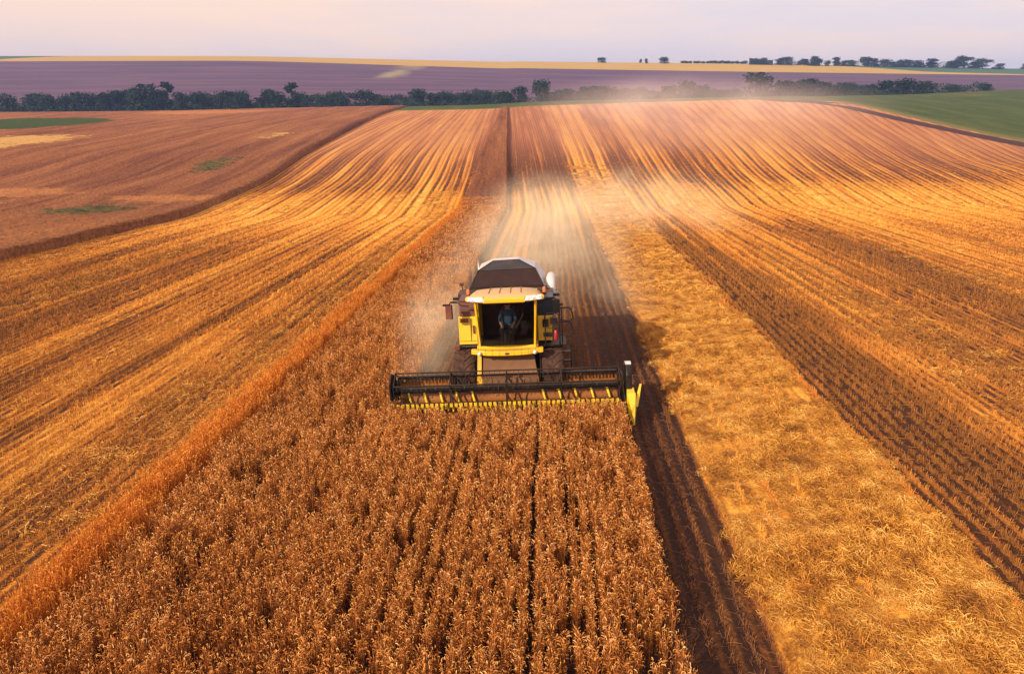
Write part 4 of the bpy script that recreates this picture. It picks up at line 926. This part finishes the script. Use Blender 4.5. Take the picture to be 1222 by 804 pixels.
def f(b_):
    b_.beam((-HX, -2.2, .16), (HX, -2.2, .16), .05, .03)
    for i in range(90): x = -HX+.04+i*(2*HX-.08)/89; b_.add([(x-.018, -2.2, .17), (x+.018, -2.2, .17), (x, -2.33, .16), (x, -2.2, .20)], [(0, 2, 1), (0, 3, 2), (1, 2, 3), (0, 1, 3)])
part(f, 'cutter_bar', 'steel', header, 0)
# reel drive shield on the image-right end: tall curved shell, pale on top, black below
def f(b_):
    prof = []; n = 15
    for i in range(n): a_ = math.pi*i/(n-1); prof.append((-1.42+.33*math.cos(a_)*1.0, 1.30+.42*math.sin(a_)))
    full = [(-1.05, .75)]+[(-1.42-.0+.36*math.cos(a_), 1.28+.42*math.sin(a_)) for a_ in np.linspace(0, math.pi, 13)]+[(-1.86, .62)]
    b_.prism(full, HX+.08, HX+.27)
part(f, 'drive_shield', 'black', header, bevel=.05)
def f(b_):
    pts = [(HX+.175, -1.42+.37*math.cos(a_), 1.285+.435*math.sin(a_)) for a_ in np.linspace(R(5), R(112), 10)]
    for p, q2 in zip(pts[:-1], pts[1:]): b_.beam(p, q2, .17, .03)
part(f, 'shield_cap', 'white', header, bevel=0)
def f(b_):   # crop divider: pointed yellow fork
    b_.hexa([(HX+.08, -2.05, .45), (HX+.34, -2.05, .45), (HX+.34, -1.7, .45), (HX+.08, -1.7, .45), (HX+.10, -2.1, .92), (HX+.32, -2.1, .92), (HX+.32, -1.7, 1.0), (HX+.10, -1.7, 1.0)])
    b_.add([(HX+.08, -2.06, .95), (HX+.34, -2.06, .95), (HX+.36, -2.05, .40), (HX+.06, -2.05, .40), (HX+.18, -3.05, .28), (HX+.21, -3.05, .34)], [(0, 1, 5), (1, 2, 4, 5), (2, 3, 4), (3, 0, 5, 4), (0, 3, 2, 1)])
    b_.hexa([(HX+.28, -2.25, .55), (HX+.40, -2.2, .55), (HX+.36, -2.1, .55), (HX+.26, -2.12, .55), (HX+.50, -1.72, 1.10), (HX+.56, -1.72, 1.10), (HX+.56, -1.68, 1.10), (HX+.50, -1.68, 1.10)])
dv = part(f, 'divider', 'fyellow', header, bevel=.012); dv['label'] = 'bright yellow forked divider at the open end of the header'
def f(b_):
    b_.add([(-HX-.04, -2.06, .85), (-HX-.16, -2.06, .85), (-HX-.18, -2.05, .35), (-HX-.02, -2.05, .35), (-HX-.1, -2.95, .25)], [(0, 1, 4), (1, 2, 4), (2, 3, 4), (3, 0, 4), (0, 3, 2, 1)])
part(f, 'divider', 'rust', header, bevel=0)
part(lambda b_: b_.prism([(-1.9, .62), (-1.05, .78), (-1.1, 1.45), (-1.55, 1.62), (-1.9, 1.4)], -HX-.10, -HX-.045), 'end_plate', 'black', header, .02)

# ------------------------------------------------------------------ driver
skin_m = dusty('skin', (.50, .26, .17), .6, dust=.05); shirt_m = dusty('blue_shirt', (.03, .07, .13), .85, dust=.05); trous_m = dusty('dark_trousers', (.03, .03, .045), .9, dust=.05); hair_m = dusty('hair', (.03, .018, .012), .8, dust=0)
pj = {'pelvis': (0, .42, 2.62, .15), 'belly': (0, .44, 2.78, .145), 'chest': (0, .42, 3.0, .155), 'neck': (0, .38, 3.19, .055), 'head': (0, .34, 3.30, .085), 'crown': (0, .345, 3.38, .075)}
E_ = [('pelvis', 'belly'), ('belly', 'chest'), ('chest', 'neck'), ('neck', 'head'), ('head', 'crown')]
for s_, n_ in ((-1, 'l'), (1, 'r')):
    pj.update({'sh'+n_: (s_*.18, .42, 3.10, .07), 'el'+n_: (s_*.27, .22, 2.86, .048), 'wr'+n_: (s_*.17, -.10, 2.74, .032), 'ha'+n_: (s_*.16, -.18, 2.73, .034),
               'hip'+n_: (s_*.11, .36, 2.62, .095), 'kn'+n_: (s_*.17, -.06, 2.60, .066), 'an'+n_: (s_*.17, -.18, 2.18, .045), 'to'+n_: (s_*.18, -.36, 2.12, .04)})
    E_ += [('chest', 'sh'+n_), ('sh'+n_, 'el'+n_), ('el'+n_, 'wr'+n_), ('wr'+n_, 'ha'+n_), ('pelvis', 'hip'+n_), ('hip'+n_, 'kn'+n_), ('kn'+n_, 'an'+n_), ('an'+n_, 'to'+n_)]
    for k in range(4):
        a, b2 = 'f%s%d' % (n_, k), 'g%s%d' % (n_, k); dx_ = s_*(-.030+.019*k)
        pj[a] = (s_*.16+dx_, -.235, 2.745, .0105); pj[b2] = (s_*.16+dx_, -.262, 2.712, .009); E_ += [('ha'+n_, a), (a, b2)]
    pj['t'+n_] = (s_*.16-s_*.045, -.195, 2.72, .011); E_.append(('ha'+n_, 't'+n_))
keys = list(pj); me = bpy.data.meshes.new('person'); me.from_pydata([pj[k][:3] for k in keys], [(keys.index(a), keys.index(b2)) for a, b2 in E_], [])
po = bpy.data.objects.new('person', me); col.objects.link(po)
sk = po.modifiers.new('skin', 'SKIN'); po.modifiers.new('sub', 'SUBSURF').levels = 2
for i, k in enumerate(keys): me.skin_vertices[0].data[i].radius = (pj[k][3],)*2; me.skin_vertices[0].data[i].use_root = (k == 'pelvis')
dg = bpy.context.evaluated_depsgraph_get(); bm_ = bpy.data.meshes.new_from_object(po.evaluated_get(dg)); po.modifiers.clear(); po.data = bm_
for m_ in (skin_m, shirt_m, trous_m): bm_.materials.append(m_)
for p in bm_.polygons:
    c_ = p.center; p.use_smooth = True
    p.material_index = 2 if (c_.z < 2.68 and not (c_.y < -.07 and c_.z > 2.66)) else (0 if (c_.z > 3.18 or c_.y < .06) else 1)
# features of the face and hair
def mk(name, fn, m_):
    q = MB(); fn(q); M['_t'] = m_; return q.build(name, '_t', po, 0)
def f(b_): b_.lathe([(.0, .098), (.03, .094), (.065, .075), (.088, .04), (.094, .001)], 0, .36, 3.34, 16, 'z')
mk('hair', f, hair_m)
def f(b_): b_.tube([(0, .262, 3.325), (0, .235, 3.29), (0, .255, 3.28)], [.008, .014, .008], 8); b_.tube([(-.025, .262, 3.255), (.025, .262, 3.255)], .006, 6); [b_.tube([(s_*.088, .34, 3.33), (s_*.098, .345, 3.29)], .014, 8) for s_ in (-1, 1)]
mk('face', f, skin_m)
def f(b_): [b_.dome((s_*.032, .262, 3.318), .011) for s_ in (-1, 1)]
mk('eyes', f, hair_m)
po.matrix_world = root.matrix_basis @ Matrix.Translation((0, -.14, -.06))
tag(po, 'driver in a dark blue shirt sitting behind the windshield with hands on the wheel', 'person')

# ------------------------------------------------------------------ haze and dust in the air
def vol_mat(name, color, density, aniso=0.):
    m = bpy.data.materials.new(name); m.use_nodes = True; g = G(m); g.n.clear()
    o = g.new('ShaderNodeOutputMaterial'); v = g.new('ShaderNodeVolumePrincipled'); v.inputs['Color'].default_value = (*color, 1)
    v.inputs['Anisotropy'].default_value = aniso; v.inputs['Density'].default_value = density; g.put(o.inputs['Volume'], v.outputs[0]); return m, g, v
def boxmesh(name, x0, x1, y0, y1, z0, z1, m_):
    me = bpy.data.meshes.new(name); me.from_pydata([(x, y, z) for z in (z0, z1) for x, y in ((x0, y0), (x1, y0), (x1, y1), (x0, y1))], [], [(0, 3, 2, 1), (4, 5, 6, 7), (0, 1, 5, 4), (1, 2, 6, 5), (2, 3, 7, 6), (3, 0, 4, 7)])
    me.materials.append(m_); return link(name, me)
hz, g, v = vol_mat('haze', (.30, .48, 1.), .00016)
tag(boxmesh('haze', -5200, 5200, -90, 3300, float(Z.min())-1, 84, hz), 'thin lilac haze over the far fields', 'haze', kind='stuff')
def dust(name, label, blobs, box, color, dens, nsc, seed):
    m_, g, v = vol_mat(name, color, 1, -.4); P, x, y, z = g.pos(); tot = None
    n1 = g.noise(P, nsc, 4, .6, .3)
    nf = g.sstep(n1, .36, .68)
    for (cx, cy, cz, rx, ry, rz, a_) in blobs:
        d = g.new('ShaderNodeVectorMath', operation='LENGTH'); s_ = g.new('ShaderNodeVectorMath', operation='SUBTRACT'); q = g.new('ShaderNodeVectorMath', operation='DIVIDE')
        g.put(s_.inputs[0], P); s_.inputs[1].default_value = (cx, cy, cz); g.put(q.inputs[0], s_.outputs[0]); q.inputs[1].default_value = (rx, ry, rz); g.put(d.inputs[0], q.outputs[0])
        f_ = g.m('MULTIPLY', g.sstep(d.outputs['Value'], 1., .0), a_); tot = f_ if tot is None else g.m('ADD', tot, f_)
    g.put(v.inputs['Density'], g.m('MULTIPLY', g.m('MULTIPLY', tot, nf), dens))
    o = boxmesh(name, *box, m_); tag(o, label, 'dust', kind='stuff'); return o
zl = lambda x, y: float(T(x, y))
dust('dust_plume', 'pale golden chaff dust drifting around and behind the combine harvester',
     [(-3.1, 26.5, zl(-3, 27)+1.2, 1.3, 4.5, 1.9, .7), (-2.8, 32, zl(-3, 33)+1.3, 2.4, 8, 2.3, 1.), (-.5, 46, zl(0, 46)+1.4, 5.0, 17, 2.4, .65), (2.5, 62, zl(2, 66)+1.8, 7, 24, 3.6, .7), (11, 74, zl(9, 84)+2, 13, 20, 4.0, .42), (4.0, 42, zl(4, 40)+1.2, 4, 14, 2.4, .4)],
     (-14, 24, 21, 96, zl(0, 85)-1, 7.5), (1., .88, .68), .165, .42, 3)
dust('dust_veil', 'thin pinkish dust veil hanging over the upper right slope',
     [(16, 116, zl(16, 116)+3, 15, 34, 7, 1.3), (30, 150, zl(30, 150)+5, 34, 75, 9, 1.), (52, 250, zl(50, 250)+4, 55, 110, 9, 1.), (75, 330, zl(60, 330)+5, 60, 60, 9, .6)],
     (-12, 97, 125, 440, -8, 18), (.95, .82, .80), .0095, .03, 4)
